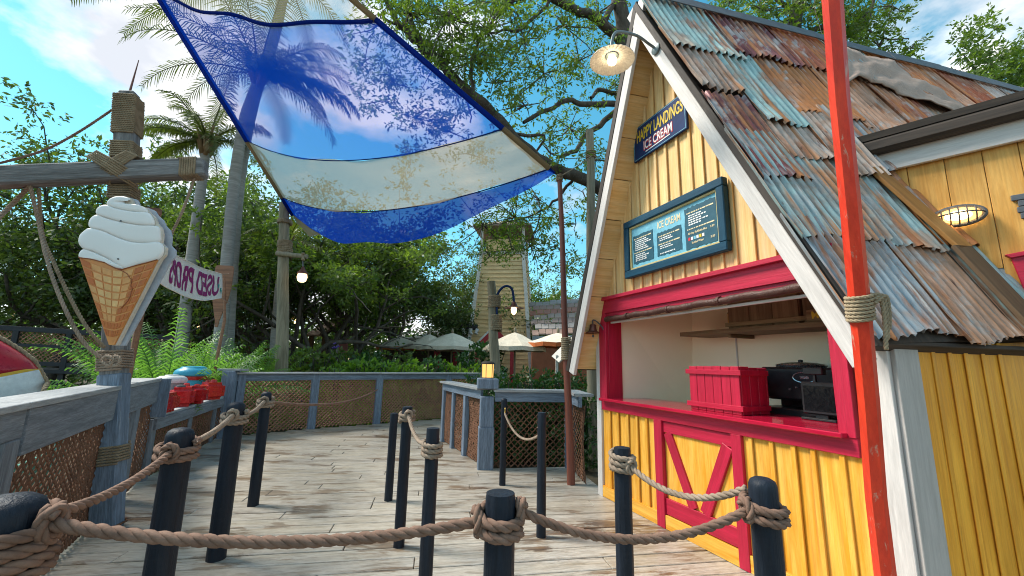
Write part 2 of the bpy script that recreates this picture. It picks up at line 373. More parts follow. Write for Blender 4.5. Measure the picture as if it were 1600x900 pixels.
def mat_sheet():
    m, t, b, o = newmat('corrugated_sheet')
    v, rnd = coords(t, (.45, 3.0, 1))
    pal = ramp(t, rnd, [(0, (.30, .46, .45)), (.12, (.46, .27, .18)), (.24, (.31, .36, .39)), (.36, (.14, .035, .04)), (.46, (.44, .17, .05)),
                        (.58, (.50, .42, .38)), (.69, (.29, .42, .42)), (.79, (.27, .075, .032)), (.88, (.46, .37, .31))], 'CONSTANT')
    n1 = noise(t, v, 2.2, 7, .68, .3); n2 = noise(t, v, 5.5, 6, .7, .5); n3 = noise(t, v, 14, 5, .7)
    gp_ = nd(t, 'ShaderNodeNewGeometry'); n6 = noise(t, gp_.outputs['Position'], 1.5, 5, .6, .6); n7 = noise(t, gp_.outputs['Position'], 2.6, 5, .65, .8)
    pal = mix(t, ramp(t, n6, [(.50, 0.0), (.60, .75)]), pal, (.34, .20, .13)); pal = mix(t, ramp(t, n7, [(.54, 0.0), (.63, .7)]), pal, (.34, .38, .39))
    col = mix(t, ramp(t, n1, [(.53, 0.0), (.63, .9)]), pal, (.33, .115, .035))
    col = mix(t, ramp(t, n2, [(.60, 0.0), (.68, .85)]), col, (.105, .034, .026))
    v2, _ = coords(t, (.3, 7, 1)); n4 = noise(t, v2, 3.0, 6, .7)
    col = mix(t, ramp(t, n4, [(.60, 0.0), (.66, .75)]), col, (.48, .49, .47))
    n5 = noise(t, v2, 2.1, 4, .6)
    col = mix(t, ramp(t, n5, [(.53, 0.0), (.62, .85)]), col, (.42, .165, .045))
    col = mix(t, 1.0, col, ramp(t, n3, [(.3, .66), (.7, 1.18)]), 'MULTIPLY')
    t.links.new(col, b.inputs['Base Color'])
    b.inputs['Metallic'].default_value = .22
    t.links.new(ramp(t, n2, [(.35, .30), (.65, .65)]), b.inputs['Roughness'])
    bump(t, b, n3, .25, .006)
    return m
MT['sheet'] = mat_sheet()
MT['annex_yellow'] = pm('annex_yellow', (.72, .41, .115), (.58, .28, .06), .55, 2.0, GR, (.34, .6), .06, .4, .004, fine=9, wear=(.38, .17, .035), wpos=(.62, .74), streak=(.44, .20, .05), spec=.25)

def mat_sail(name, col, tcol, transp):
    """open shade cloth: holes let the view through, threads scatter light"""
    m, t, b, o = newmat(name); t.nodes.remove(b)
    v, _ = coords(t, (1, 1, 1), False)
    n = noise(t, v, .8, 4)
    c = mix(t, ramp(t, n, [(.3, 0.0), (.7, 1.0)]), col, tuple(x * .85 for x in col))
    df = nd(t, 'ShaderNodeBsdfDiffuse'); tr = nd(t, 'ShaderNodeBsdfTranslucent'); tp = nd(t, 'ShaderNodeBsdfTransparent')
    t.links.new(c, df.inputs[0]); tr.inputs[0].default_value = (*tcol, 1)
    m1 = nd(t, 'ShaderNodeMixShader'); m1.inputs[0].default_value = .6
    t.links.new(df.outputs[0], m1.inputs[1]); t.links.new(tr.outputs[0], m1.inputs[2])
    m2 = nd(t, 'ShaderNodeMixShader'); m2.inputs[0].default_value = transp
    t.links.new(m1.outputs[0], m2.inputs[1]); t.links.new(tp.outputs[0], m2.inputs[2])
    t.links.new(m2.outputs[0], o.inputs[0])
    return m
MT['sail_blue'] = mat_sail('sail_blue', (.006, .045, .44), (.004, .10, .74), .40)
MT['sail_dense'] = mat_sail('sail_dense', (.006, .045, .44), (.004, .10, .78), .14)
MT['sail_tan'] = mat_sail('sail_tan', (.40, .34, .25), (.56, .48, .35), .20)
MT['sail_sheer'] = mat_sail('sail_sheer', (.40, .33, .22), (.62, .52, .36), .60)
MT['sail_seam'] = mat_sail('sail_seam', (.02, .04, .16), (.02, .05, .25), .08)
MT['sail_hem'] = mat_sail('sail_hem', (.010, .035, .22), (.01, .05, .35), .05)
MT['sail_hem_tan'] = mat_sail('sail_hem_tan', (.26, .20, .12), (.35, .27, .16), .05)
def mat_glass():
    m, t, b, o = newmat('lamp_glass'); b.inputs['Base Color'].default_value = (1, .82, .55, 1)
    b.inputs['Transmission Weight'].default_value = .85; b.inputs['Roughness'].default_value = .25; b.inputs['IOR'].default_value = 1.2
    b.inputs['Emission Color'].default_value = (1, .62, .22, 1); b.inputs['Emission Strength'].default_value = .55
    return m
MT['glass'] = mat_glass()
# ================================================================== rope and net builders
def resample(path, step):
    path = [V(p) for p in path]; out = [path[0].copy()]; acc = 0
    tot = sum((path[i + 1] - path[i]).length for i in range(len(path) - 1)); n = max(2, int(tot / step)); st = tot / n
    i = 0; pos = 0.0; seg = (path[1] - path[0]).length; done = 0.0
    for k in range(1, n):
        target = k * st
        while done + seg < target and i < len(path) - 2:
            done += seg; i += 1; seg = (path[i + 1] - path[i]).length
        out.append(path[i].lerp(path[i + 1], (target - done) / max(seg, 1e-9)))
    out.append(path[-1].copy()); return out
def rope(name, path, r, mat, parent=None, pitch=None, smooth=True, strands=3, sides=6, per=8):
    pitch = pitch or r * 6.5
    p = resample(path, pitch / per); k = len(p); mb = MB()
    T = [(p[min(i + 1, k - 1)] - p[max(i - 1, 0)]).normalized() for i in range(k)]
    a = T[0].orthogonal().normalized(); fr = []
    for i in range(k):
        a = (a - T[i] * a.dot(T[i])).normalized(); fr.append((a.copy(), T[i].cross(a)))
    for s in range(strands):
        cl = []
        for i in range(k):
            t = 2 * math.pi * (i / per + s / strands)
            cl.append(p[i] + (fr[i][0] * math.cos(t) + fr[i][1] * math.sin(t)) * r * .5)
        mb.tube(cl, r * .56, sides)
    return mb.build(name, mat, parent, 'all' if smooth else False)
def cat(p0, p1, sag, n=24):
    p0 = V(p0); p1 = V(p1)
    return [p0.lerp(p1, i / n) - Z * (sag * 4 * (i / n) * (1 - i / n)) for i in range(n + 1)]
def helix(c, rad, z0, z1, turns, n=20, ph=0, axis=None):
    k = int(turns * n)
    return [V(c) + V((rad * math.cos(ph + 2 * math.pi * i / n), rad * math.sin(ph + 2 * math.pi * i / n), z0 + (z1 - z0) * i / k)) for i in range(k + 1)]
def netmesh(p0, p1, z0, z1, cell, th, jit=.12, sag=.03, seed=0, z0b=None, z1b=None, hexy=.45):
    """knotted net: strands as thin three-sided bars between knots, on the wall p0-p1; z0/z1 may differ at the far end"""
    rg = np.random.default_rng(seed)
    p0 = np.array(p0, float); p1 = np.array(p1, float); dv = p1 - p0; dv[2] = 0; L = np.linalg.norm(dv); dv /= L; nv = np.array([-dv[1], dv[0], 0])
    z0b = z0 if z0b is None else z0b; z1b = z1 if z1b is None else z1b
    nc = max(2, int(L / cell)); H = max(z1 - z0, z1b - z0b); nr = max(2, int(H / (cell * .5)))
    P = {}
    for j in range(nr + 1):
        for i in range(nc + 1):
            a = (i + (.5 if j % 2 else 0)) / nc
            if a > 1.0001: a = 1.0
            bq = j / nr
            lo = z0 + (z0b - z0) * a; hi = z1 + (z1b - z1) * a
            jx, jz, jn = rg.normal(0, jit * cell * .5, 3)
            P[i, j] = p0[:2].tolist() + [0]
            q = np.array([p0[0], p0[1], 0.]) + dv * (a * L + (jx if 0 < i < nc else 0)) + nv * (jn * .5 + sag * math.sin(a * 7 + seed) * math.sin(bq * math.pi))
            q[2] = lo + (hi - lo) * bq + (jz if 0 < j < nr else 0) - sag * .6 * math.sin(math.pi * bq) * math.sin(math.pi * a)
            P[i, j] = q
    segs = []
    for j in range(nr):
        for i in range(nc + 1):
            A = P[i, j]
            nb = [(i, j + 1), (i - 1, j + 1)] if j % 2 == 0 else [(i, j + 1), (i + 1, j + 1)]
            for q in nb:
                if q in P: segs.append((A, P[q]))
    A = np.array([s[0] for s in segs]); B = np.array([s[1] for s in segs])
    d = B - A; ln = np.linalg.norm(d, axis=1, keepdims=True); keep = ln[:, 0] > 1e-4; A, B, d, ln = A[keep], B[keep], d[keep], ln[keep]; d /= ln
    s1 = np.cross(d, nv); s1 /= np.maximum(np.linalg.norm(s1, axis=1, keepdims=True), 1e-6)
    r = th / 2; rr = r * (1 + rg.normal(0, .18, (len(A), 1)))
    offs = [s1 * rr, -s1 * rr * .5 + nv * rr * .87, -s1 * rr * .5 - nv * rr * .87]
    ext = d * r * .8
    vs = np.stack([A - ext + offs[0], A - ext + offs[1], A - ext + offs[2], B + ext + offs[0], B + ext + offs[1], B + ext + offs[2]], 1)
    base = np.arange(len(A))[:, None] * 6
    fc = np.concatenate([base + np.array([[0, 1, 4, 3]]), base + np.array([[1, 2, 5, 4]]), base + np.array([[2, 0, 3, 5]])], 0)
    return vs.reshape(-1, 3), fc
def net(parent, p0, p1, z0, z1, cell, th, mat, seed=0, layers=1, **k):
    V_, F_, off = [], [], 0
    for l in range(layers):
        sh = np.array([0, 0, 0.]) ; d = np.array(p1, float) - np.array(p0, float); n = np.array([-d[1], d[0], 0]); n /= np.linalg.norm(n)
        v, f = netmesh(np.array(p0, float) + n * .035 * l, np.array(p1, float) + n * .035 * l, z0, z1, cell * (1 + .13 * l), th, seed=seed + l, **k)
        V_.append(v); F_.append(f + off); off += len(v)
    return npmesh('net', np.concatenate(V_), np.concatenate(F_), mat, parent)

# ================================================================== ground and deck
def structure(o): o['kind'] = 'structure'; return o
mb = MB()
gx = [-900, -60, -25, -12, -6, 0, 6, 12, 25, 60, 900]; gy = [-60, -12, -4, 2, 8, 14, 20, 30, 45, 80, 200, 1500]
mb.add([(x, y, -.42) for y in gy for x in gx], [(j * len(gx) + i, j * len(gx) + i + 1, (j + 1) * len(gx) + i + 1, (j + 1) * len(gx) + i) for j in range(len(gy) - 1) for i in range(len(gx) - 1)])
structure(mb.build('ground', MT['ground']))

BAZ = R(80); BX = V((math.sin(BAZ), math.cos(BAZ), 0)); BY = V((-BX.y, BX.x, 0))
LR0, LR1, LC = V((-1.62, .3, 0)), V((-4.75, 5.75, 0)), V((-5.95, 9.0, 0))
BK = [V((-5.8, 9.0, 0)), V((-4.65, 10.2, 0)), V((-3.43, 11.2, 0)), V((-1.8, 12.5, 0)), V((-.2, 13.5, 0))]
deck = thing('deck', 'pale weathered grey plank deck with brown worn patches', 'deck'); del deck['category']; del deck['label']; structure(deck)
poly = [V((-1.6, -.6, 0)), LR0 + V((-.1, 0, 0)), LR1 + V((-.1, 0, 0)), LC + V((-.05, .05, 0))] + [b + V((-.05, .05, 0)) for b in BK] + [V((.6, 13.0, 0)), V((-1.0, 9.4, 0)), V((-1.25, 9.0, 0)), V((-.26, 6.95, 0)), V((1.05, 7.08, 0)), V((1.2, 6.0, 0)), V((1.6, 5.2, 0)), V((3.0, 2.6, 0)), V((6, 4, 0)), V((5, -.6, 0))]
# underlay just below the planks, seen only in the joints
me = bpy.data.meshes.new('underlay'); me.from_pydata([(p.x, p.y, -.045) for p in poly], [], [tuple(range(len(poly)))]); link('underlay', me, deck, Matrix(), MT['soil'])
def inside(p):
    c = False; n = len(poly)
    for i in range(n):
        a, b = poly[i], poly[i - 1]
        if (a.y > p.y) != (b.y > p.y) and p.x < (b.x - a.x) * (p.y - a.y) / (b.y - a.y) + a.x: c = not c
    return c
def span(v):
    """interval along BX inside the deck outline for the row at v along BY"""
    xs = []
    n = len(poly)
    for i in range(n):
        a, b = poly[i], poly[i - 1]; va, vb = a.dot(BY), b.dot(BY)
        if (va > v) != (vb > v):
            t = (v - va) / (vb - va); xs.append((a + (b - a) * t).dot(BX))
    xs.sort(); return [(xs[i], xs[i + 1]) for i in range(0, len(xs) - 1, 2)]
vmin = min(p.dot(BY) for p in poly); vmax = max(p.dot(BY) for p in poly)
rg = random.Random(3); v = vmin + .02; wd = .205
while v < vmax - wd:
    # each plank is clipped to the outline by its row's interval
    s1 = span(v + .01); s2 = span(v + wd - .01)
    for (q1_, q2_) in zip(s1, s2) if len(s1) == len(s2) else zip(s1[:1], s2[:1]):
        a0, b0 = max(q1_[0], q2_[0]) - .03, min(q1_[1], q2_[1]) + .02
        x = a0; first = True
        while x < b0 - .1:
            L = rg.uniform(1.6, 3.6) if not first else rg.uniform(.5, 3.2); first = False
            e = min(x + L, b0)
            if b0 - e < .5: e = b0
            c = BX * ((x + e) / 2) + BY * (v + wd / 2)
            if not (c.x > 4.5 and c.y < 9) and not (c.y < .2):
                h = rg.uniform(-.004, .0015); g = rg.uniform(.002, .005)
                p0 = BX * (x + g) + BY * (v + wd / 2) + Z * (-.02 + h); p1 = BX * (e - g) + BY * (v + wd / 2) + Z * (-.02 + h)
                board('plank', p0, p1, wd - .010 - rg.uniform(0, .004), .04, Z, MT['deck'], deck, .005)
            x = e
    v += wd

# ================================================================== railings
def post(parent, p, wd, z0, z1, mat, d, name='post', lean=V((0, 0, 0))):
    d = V(d)
    return board(name, V(p) + Z * z0, V(p) + lean + Z * z1, wd, wd * .72, d, mat, parent, .008)
def lerp(a, b, t): return V(a).lerp(V(b), t)
# --- raised railing beside the mast
fd = (LR1 - LR0).normalized(); fn = V((fd.y, -fd.x, 0))      # fn faces the deck
rail = thing('deck_railing', 'tall grey plank railing with brown rope netting behind the wooden mast', 'railing', tuple(lerp(LR0, LR1, .6)))
board('cap_rail', lerp(LR0, LR1, 0) + Z * 1.29 - fn * .1, lerp(LR0, LR1, .42) + Z * 1.29 - fn * .1, .30, .04, Z, MT['pale_cap'], rail)
board('cap_rail', lerp(LR0, LR1, .421) + Z * 1.29 - fn * .1, LR1 + Z * 1.29 - fn * .1, .30, .04, Z, MT['pale_cap'], rail)
board('apron', lerp(LR0, LR1, 0) + Z * 1.185 + fn * .01, lerp(LR0, LR1, .425) + Z * 1.185 + fn * .01, .165, .035, fn, MT['grey_wood'], rail)
board('apron', lerp(LR0, LR1, .427) + Z * 1.13 + fn * .02, LR1 + Z * 1.13 + fn * .02, .275, .035, fn, MT['grey_wood'], rail)
board('end_cap', LR1 + Z * .80, LR1 + Z * 1.30, .30, .05, fd, MT['blue_wood'], rail)
for q in (.12, .41, .86):
    post(rail, lerp(LR0, LR1, q) - fn * .03, .17, -.02, 1.10 if q < .42 else 1.0, MT['grey_wood'], fn)
for (q0, q1, s) in ((.15, .39, 1), (.43, .84, 2), (.88, 1.0, 3)):
    net(rail, lerp(LR0, LR1, q0) - fn * .02, lerp(LR0, LR1, q1) - fn * .02, .02, 1.06, .068, .0175, MT['net'], seed=s)
# --- low shelf with the cans
shelf = thing('shelf_railing', 'low grey railing with wide shelf top carrying red fuel cans', 'railing', tuple(lerp(LR1, LC, .5)))
sd_ = (LC - LR1).normalized(); sn = V((sd_.y, -sd_.x, 0)); SZ = .82
board('shelf_board', LR1 + sd_ * .05 + Z * (SZ - .02) - sn * .40, LC + Z * (SZ - .02) - sn * .40, .88, .04, Z, MT['pale_cap'], shelf)
board('apron', LR1 + sd_ * .03 + Z * (SZ - .115) + sn * .045, LC + Z * (SZ - .115) + sn * .045, .15, .04, sn, MT['grey_wood'], shelf)
for q in (.02, .42, .80): post(shelf, lerp(LR1, LC, q) - sn * .02, .15, -.02, SZ - .05, MT['grey_wood'], sn)
for (q0, q1, s) in ((.05, .40, 5), (.45, .78, 6), (.83, 1.0, 7)):
    net(shelf, lerp(LR1, LC, q0), lerp(LR1, LC, q1), .02, SZ - .18, .070, .019, MT['net'], seed=s)
# --- back railing
back = thing('deck_railing', 'long low grey railing with tan rope netting along the far end of the deck', 'railing', tuple(BK[1]))
for i in range(4):
    A, B = BK[i], BK[i + 1]; dd = (B - A).normalized(); n = V((dd.y, -dd.x, 0))
    h = 1.30
    board('cap_rail', A + Z * (h - .02) - dd * (.08 if i == 0 else 0), B + Z * (h - .02), .24, .04, Z, MT['pale_cap'], back)
    board('top_rail', A + Z * (h - .115) + n * .03, B + Z * (h - .115) + n * .03, .14, .045, n, MT['blue_wood'], back)
    post(back, A if i else A + dd * .12, .17 if i else .15, -.02, h - .04, MT['blue_wood'], n)
    net(back, A + dd * .06 - n * .05, B - dd * .02 - n * .05, .02, h - .17, .088, .030, MT['net_pale'], seed=10 + i)
board('corner_post', BK[0] + V((-.06, -.05, -.02)), BK[0] + V((-.06, -.05, 1.33)), .42, .24, sn, MT['blue_wood'], back, .01)
board('corner_cap', BK[0] + V((-.28, -.02, 1.35)), BK[0] + V((.2, -.06, 1.35)), .30, .04, Z, MT['pale_cap'], back)
# --- inner railing by the kiosk
CP = V((-.36, 6.82, 0)); IR = V((-1.35, 9.0, 0)); RR = V((.98, 6.98, 0)); RK = V((1.05, 6.0, 0))
inner = thing('deck_railing', 'short grey railing with lantern corner post and brown hexagonal netting beside the kiosk', 'railing', tuple(CP))
bd = (IR - CP).normalized(); bn = V((bd.y, -bd.x, 0)) * -1
board('cap_rail', CP + Z * 1.19 + bd * .1, IR + Z * 1.19, .27, .04, Z, MT['pale_cap'], inner)
board('top_rail', CP + Z * 1.10 + bd * .1 + bn * .05, IR + Z * 1.10 + bn * .05, .15, .045, bn, MT['blue_wood'], inner)
for q in (.40, .70, .99): post(inner, lerp(CP, IR, q) + bn * .02, .12, -.02, 1.17, MT['blue_wood'], bn)
net(inner, lerp(CP, IR, .08), lerp(CP, IR, .98), .02, 1.03, .07, .02, MT['net'], seed=21)
rd = (RR - CP).normalized(); rn = V((rd.y, -rd.x, 0))
board('cap_rail', CP + Z * 1.175 + rd * .1, RR + Z * 1.175, .27, .04, Z, MT['pale_cap'], inner)
board('top_rail', CP + Z * 1.085 + rd * .12 + rn * .06, RR + Z * 1.085 + rn * .06, .16, .045, rn, MT['blue_wood'], inner)
post(inner, RR - rd * .03, .11, -.02, 1.02, MT['blue_wood'], rn)
net(inner, CP + rd * .12, RR - rd * .08, .02, 1.02, .095, .021, MT['net'], seed=22)
kd = (RK - RR).normalized(); kn = V((kd.y, -kd.x, 0))
board('cap_rail', RR + Z * 1.18, RK + Z * 1.18, .26, .04, Z, MT['pale_cap'], inner)
board('top_rail', RR + Z * 1.09 + kn * .06, RK + Z * 1.09 + kn * .06, .15, .045, kn, MT['blue_wood'], inner)
post(inner, RR + kd * .22, .11, -.02, 1.02, MT['grey_wood'], kn)
net(inner, RR + kd * .28, RK, .02, 1.03, .085, .018, MT['net'], seed=23)
mb = MB().box(RR + kd * .13 + Z * .86 + kn * .05, (.07, .05, .12)).box(RR + kd * .13 + Z * .40 + kn * .05, (.07, .05, .12)); mb.build('hinge', MT['grey_metal'], inner)
for wd_, z0, z1 in ((.24, -.02, .62), (.215, .62, 1.08)): board('corner_post', CP + Z * z0, CP + Z * z1, wd_, wd_, rn, MT['blue_wood'], inner, .012)
board('corner_block', CP + Z * 1.20, CP + Z * 1.36, .33, .30, rn, MT['blue_wood'], inner, .012)
# --- far footbridge railing
A, B = at(-60, 506, 13.0), at(300, 527, 15.0); zt, zt2 = A.z, B.z
A.z = B.z = 0; dd = (B - A).normalized(); n = V((dd.y, -dd.x, 0))
br = thing('bridge_railing', 'black footbridge railing with tan netting behind the cone sign', 'railing', tuple(lerp(A, B, .5)))
def bl(q, h): p = lerp(A, B, q); p.z = zt + (zt2 - zt) * q - h; return p
board('top_rail', bl(0, .05), bl(1, .05), .16, .10, n, MT['black_rail'], br)
board('middle_rail', bl(0, .56), bl(1, .56), .10, .07, n, MT['black_rail'], br)
board('bottom_rail', bl(0, 1.12), bl(1, 1.12), .13, .08, n, MT['black_rail'], br)
board('footway', bl(0, 1.35) - n * .6, bl(1, 1.35) - n * .6, 1.5, .12, Z, MT['black_rail'], br)
for q in (.02, .22, .44, .66, .88):
    post(br, lerp(A, B, q), .15, -.42, bl(q, .1).z, MT['black_rail'], n)
net(br, bl(0, 0), bl(1, 0), bl(0, 1.10).z, bl(0, .1).z, .13, .034, MT['net_pale'], seed=31, z0b=bl(1, 1.10).z, z1b=bl(1, .1).z)

# ================================================================== kiosk
FA = V((1.21, 5.56, 0)); FU = V((math.sin(R(158.2)), math.cos(R(158.2)), 0)); FN = V((FU.y, -FU.x, 0))   # along facade, outward
if FN.x > 0: FN = -FN
def fp(u, z, off=0.0): return FA + FU * u + FN * off + Z * z
SAZ = R(76); SD = V((math.sin(SAZ), math.cos(SAZ), 0)); SN = V((SD.y, -SD.x, 0))
AU, AZ_, LU, LZ, RU, RZ, OV = 1.33, 5.78, -.30, 1.56, 3.24, 1.78, .30
kiosk = thing('ice_cream_kiosk', 'steep gabled yellow wooden ice cream kiosk with rusty corrugated roof and red serving window', 'kiosk', tuple(fp(1.5, 0)))
def FM(u, z, off): return frame(fp(u, z, off), Z, FU)        # local X up, local Y along facade; local Z = X x Y
flip = FM(0, 0, 0).to_3x3() @ V((0, 0, 1))
SGN = 1 if flip.dot(FN) > 0 else -1
def fprism(name, uz, off0, off1, mat, parent=kiosk, bev=.003, label=None):
    """polygon in facade (u, z), from offset off0 out to off1, grain upright"""
    pts = [(z, u) for u, z in uz]
    if SGN > 0: return prism(name, pts, off1 - off0, FM(0, 0, off0), mat, parent, bev, label)
    return prism(name, pts, off1 - off0, FM(0, 0, off1), mat, parent, bev, label)
def frect(name, u0, u1, z0, z1, o0, o1, mat, parent=kiosk, bev=.003, along=None):
    if along == 'u':
        return board(name, fp(u0, (z0 + z1) / 2, (o0 + o1) / 2), fp(u1, (z0 + z1) / 2, (o0 + o1) / 2), z1 - z0, o1 - o0, FN, mat, parent, bev)
    return fprism(name, [(u0, z0), (u1, z0), (u1, z1), (u0, z1)], o0, o1, mat, parent, bev)
def gtop(u): return (LZ + (u - LU) * (AZ_ - LZ) / (AU - LU) if u < AU else AZ_ - (u - AU) * (AZ_ - RZ) / (RU - AU)) - .17
# gable boards and battens
rg = random.Random(11); BW = .165; u = -.02; edges = [0.0]
while edges[-1] < 3.1: edges.append(min(3.13, edges[-1] + BW * rg.uniform(.85, 1.15)))
def strip(name, u0, u1, z0, o0, o1, mat, clip=None):
    t0, t1 = gtop(u0), gtop(u1)
    if clip is not None: pts = [(u0, z0), (u1, z0), (u1, clip), (u0, clip)]
    else:
        if max(t0, t1) < z0 + .05: return
        t0, t1 = max(t0, z0 + .01), max(t1, z0 + .01)
        pts = [(u0, z0), (u1, z0), (u1, t1)] + ([(AU, gtop(AU))] if u0 < AU - .01 and u1 > AU + .01 else []) + [(u0, t0)]
    return fprism(name, pts, o0, o1, mat)
for i in range(len(edges) - 1):
    a, b = edges[i], edges[i + 1]; j = rg.uniform(-.004, .004)
    strip('gable_board', a + .001, b - .001, 2.44 if (a > -.01 and b < 2.95) else 1.7, -.04 + j, j, MT['cream_yellow'])
    if 0 < i: strip('gable_batten', a - .018, a + .018, 2.475 if a < 2.9 else 1.7, .005, .024, MT['cream_yellow'])
    dz0 = 0.10
    if not (1.02 < (a + b) / 2 < 2.0):
        strip('wall_board', a + .001, min(b, 2.95 if b > 2.9 and a < 2.95 else b) - .001, dz0, -.04 + j, j, MT['yellow'], 1.07)
        if 0 < i and not (.93 < a < 2.08): strip('wall_batten', a - .018, a + .018, .12, .005, .022, MT['yellow'], 1.05)
frect('base_board', 0, 3.05, 0, .13, -.01, .028, MT['yellow'], along='u')
# red trim
frect('counter_band', .02, 2.93, 1.045, 1.165, .0, .035, MT['red'], along='u')
ct = board('counter', fp(.06, 1.178, -.22), fp(2.88, 1.178, -.22), .66, .035, Z, MT['red_gloss'], kiosk, .006)
frect('header', .0, 2.93, 2.27, 2.445, .0, .05, MT['red'], along='u')
frect('header_cap', -.02, 2.95, 2.432, 2.475, -.01, .095, MT['red'], along='u')
frect('header_lower', .03, 2.90, 2.20, 2.272, -.05, .028, MT['red'], along='u')
frect('window_jamb', .0, .15, 1.165, 2.29, .0, .045, MT['red'])
frect('window_jamb', 2.825, 2.93, 1.165, 2.29, .0, .045, MT['red'])
frect('jamb_lining', .12, .155, 1.19, 2.29, -.20, .0, MT['red'])
frect('jamb_lining', 2.80, 2.826, 1.19, 2.29, -.30, .0, MT['red'])
# half door
door = fprism('half_door', [(1.10, .10), (1.95, .10), (1.95, 1.04), (1.10, 1.04)], -.045, -.01, MT['yellow'])
frect('door_post', .985, 1.10, .0, 1.045, -.02, .036, MT['red']); frect('door_post', 1.95, 2.05, .0, 1.045, -.02, .036, MT['red'])
frect('door_rail', 1.10, 1.95, .93, 1.04, -.01, .012, MT['red'], door, along='u')
frect('door_rail', 1.105, 1.945, .14, .29, -.01, .016, MT['red'], door, along='u')
board('door_brace', fp(1.155, .93, .0), fp(1.46, .29, .0), .105, .03, FN, MT['red'], door)
board('door_brace', fp(1.89, .93, .002), fp(1.60, .29, .002), .115, .03, FN, MT['red'], door)
frect('doorstep', 1.10, 1.95, .0, .09, -.03, .012, MT['deep_yellow'], along='u')
# corner boards
frect('corner_board', -.10, .0, -.01, 2.30, -.06, .03, MT['white_board'])
frect('corner_board', 3.03, 3.15, -.01, 1.86, -.02, .03, MT['white_board'])
KC = fp(3.15, 0)
SW = 2.0
def sprism(name, s0, s1, z0, z1, o0, o1, mat, parent=kiosk):
    return board(name, KC + SD * ((s0 + s1) / 2) + SN * ((o0 + o1) / 2) + Z * z0, KC + SD * ((s0 + s1) / 2) + SN * ((o0 + o1) / 2) + Z * z1, s1 - s0, o1 - o0, SN, mat, parent, .003)
sprism('corner_board', 0.0, .20, -.01, 1.84, .0, .03, MT['grey_board'])
s = .20; k = 0
while s < SW:
    w_ = (.155 if s < .95 else .26) * rg.uniform(.9, 1.1); j = rg.uniform(-.006, .006)
    sprism('side_board', s + .002, s + w_ - .003, -.01, 1.84, -.04 + j, j, MT['deep_yellow'])
    if s < .95: sprism('side_batten', s + w_ - .018, s + w_ + .016, -.01, 1.84, .003, .011, MT['deep_yellow'])
    s += w_
# roof: right slope
AP = fp(AU, AZ_, OV); ER = fp(RU, RZ, OV); EL = fp(LU, LZ, OV)
rd_ = (ER - AP).normalized(); RL = (ER - AP).length; rnrm = SD.cross(rd_).normalized()
if rnrm.z < 0: rnrm = -rnrm
roof = prism('roof', [(0, 0), (RL, 0), (RL, 9.0), (0, 9.0)], .05, frame(AP - rnrm * .10, rd_, SD), MT['dark_wood'], kiosk)
ld_ = (EL - AP).normalized(); LL = (EL - AP).length; lnrm = ld_.cross(SD).normalized()
if lnrm.z < 0: lnrm = -lnrm
# left slope: planks lying on the rafters, the yellow undersides show below the overhang
for k in range(9):
    a0, a1 = LL * k / 9, LL * (k + 1) / 9 - .008
    board('roof_plank', AP + ld_ * ((a0 + a1) / 2) - lnrm * .045, AP + ld_ * ((a0 + a1) / 2) - lnrm * .045 + SD * 7, a1 - a0, .035, lnrm, MT['cream_yellow'], kiosk)
for k in range(13):
    c = AP + ld_ * (LL * (k + .5) / 13) - SD * .04
    board('shingle_course', c + lnrm * (.0 + .014 * (k % 2)), c + lnrm * (.0 + .014 * (k % 2)) + SD * 7, LL / 13 + .05, .035, lnrm, MT['dark_wood'], kiosk)
# barge boards
def slab(name, P0, P1, wd_, th, n, mat, offn, down):
    return board(name, P0 + down * (wd_ / 2), P1 + down * (wd_ / 2), wd_, th, n, mat, kiosk, .004)
dnR = (rd_.cross(FN)).normalized(); dnR = dnR if dnR.z < 0 else -dnR
dnL = (ld_.cross(FN)).normalized(); dnL = dnL if dnL.z < 0 else -dnL
b0 = AP + FN * .02
Rw = .125
def barge(P0, P1, dn, out=.0):
    n = 3
    return slab('barge_board', P0, P1, Rw, .045, FN, MT['white_board'], 0, dn)
barge(AP - rd_ * .03 + FN * .024 + dnR * .05, ER + rd_ * .10 + FN * .024 + dnR * .05, dnR)
barge(AP - ld_ * .02 + dnL * .035 + FN * .02, EL + ld_ * .04 + dnL * .035 + FN * .02, dnL)
board('roof_edge', AP + FN * .03 + dnR * .015, ER + FN * .03 + dnR * .015 + rd_ * .05, .06, .06, FN, MT['dark_wood'], kiosk)
board('roof_edge', AP + FN * .02 - dnL * .005, EL + FN * .02 - dnL * .005 + ld_ * .05, .08, .06, FN, MT['dark_wood'], kiosk)
board('eave_board', ER - rd_ * .02 - rnrm * .10 + SD * .03, ER - rd_ * .02 - rnrm * .10 + SD * 2.6, .09, .03, rd_, MT['dark_wood'], kiosk)
board('eave_trim', ER + SD * .03 - rd_ * .05 - rnrm * .165, ER + SD * 2.6 - rd_ * .05 - rnrm * .165, .03, .04, SN, MT['white_board'], kiosk)
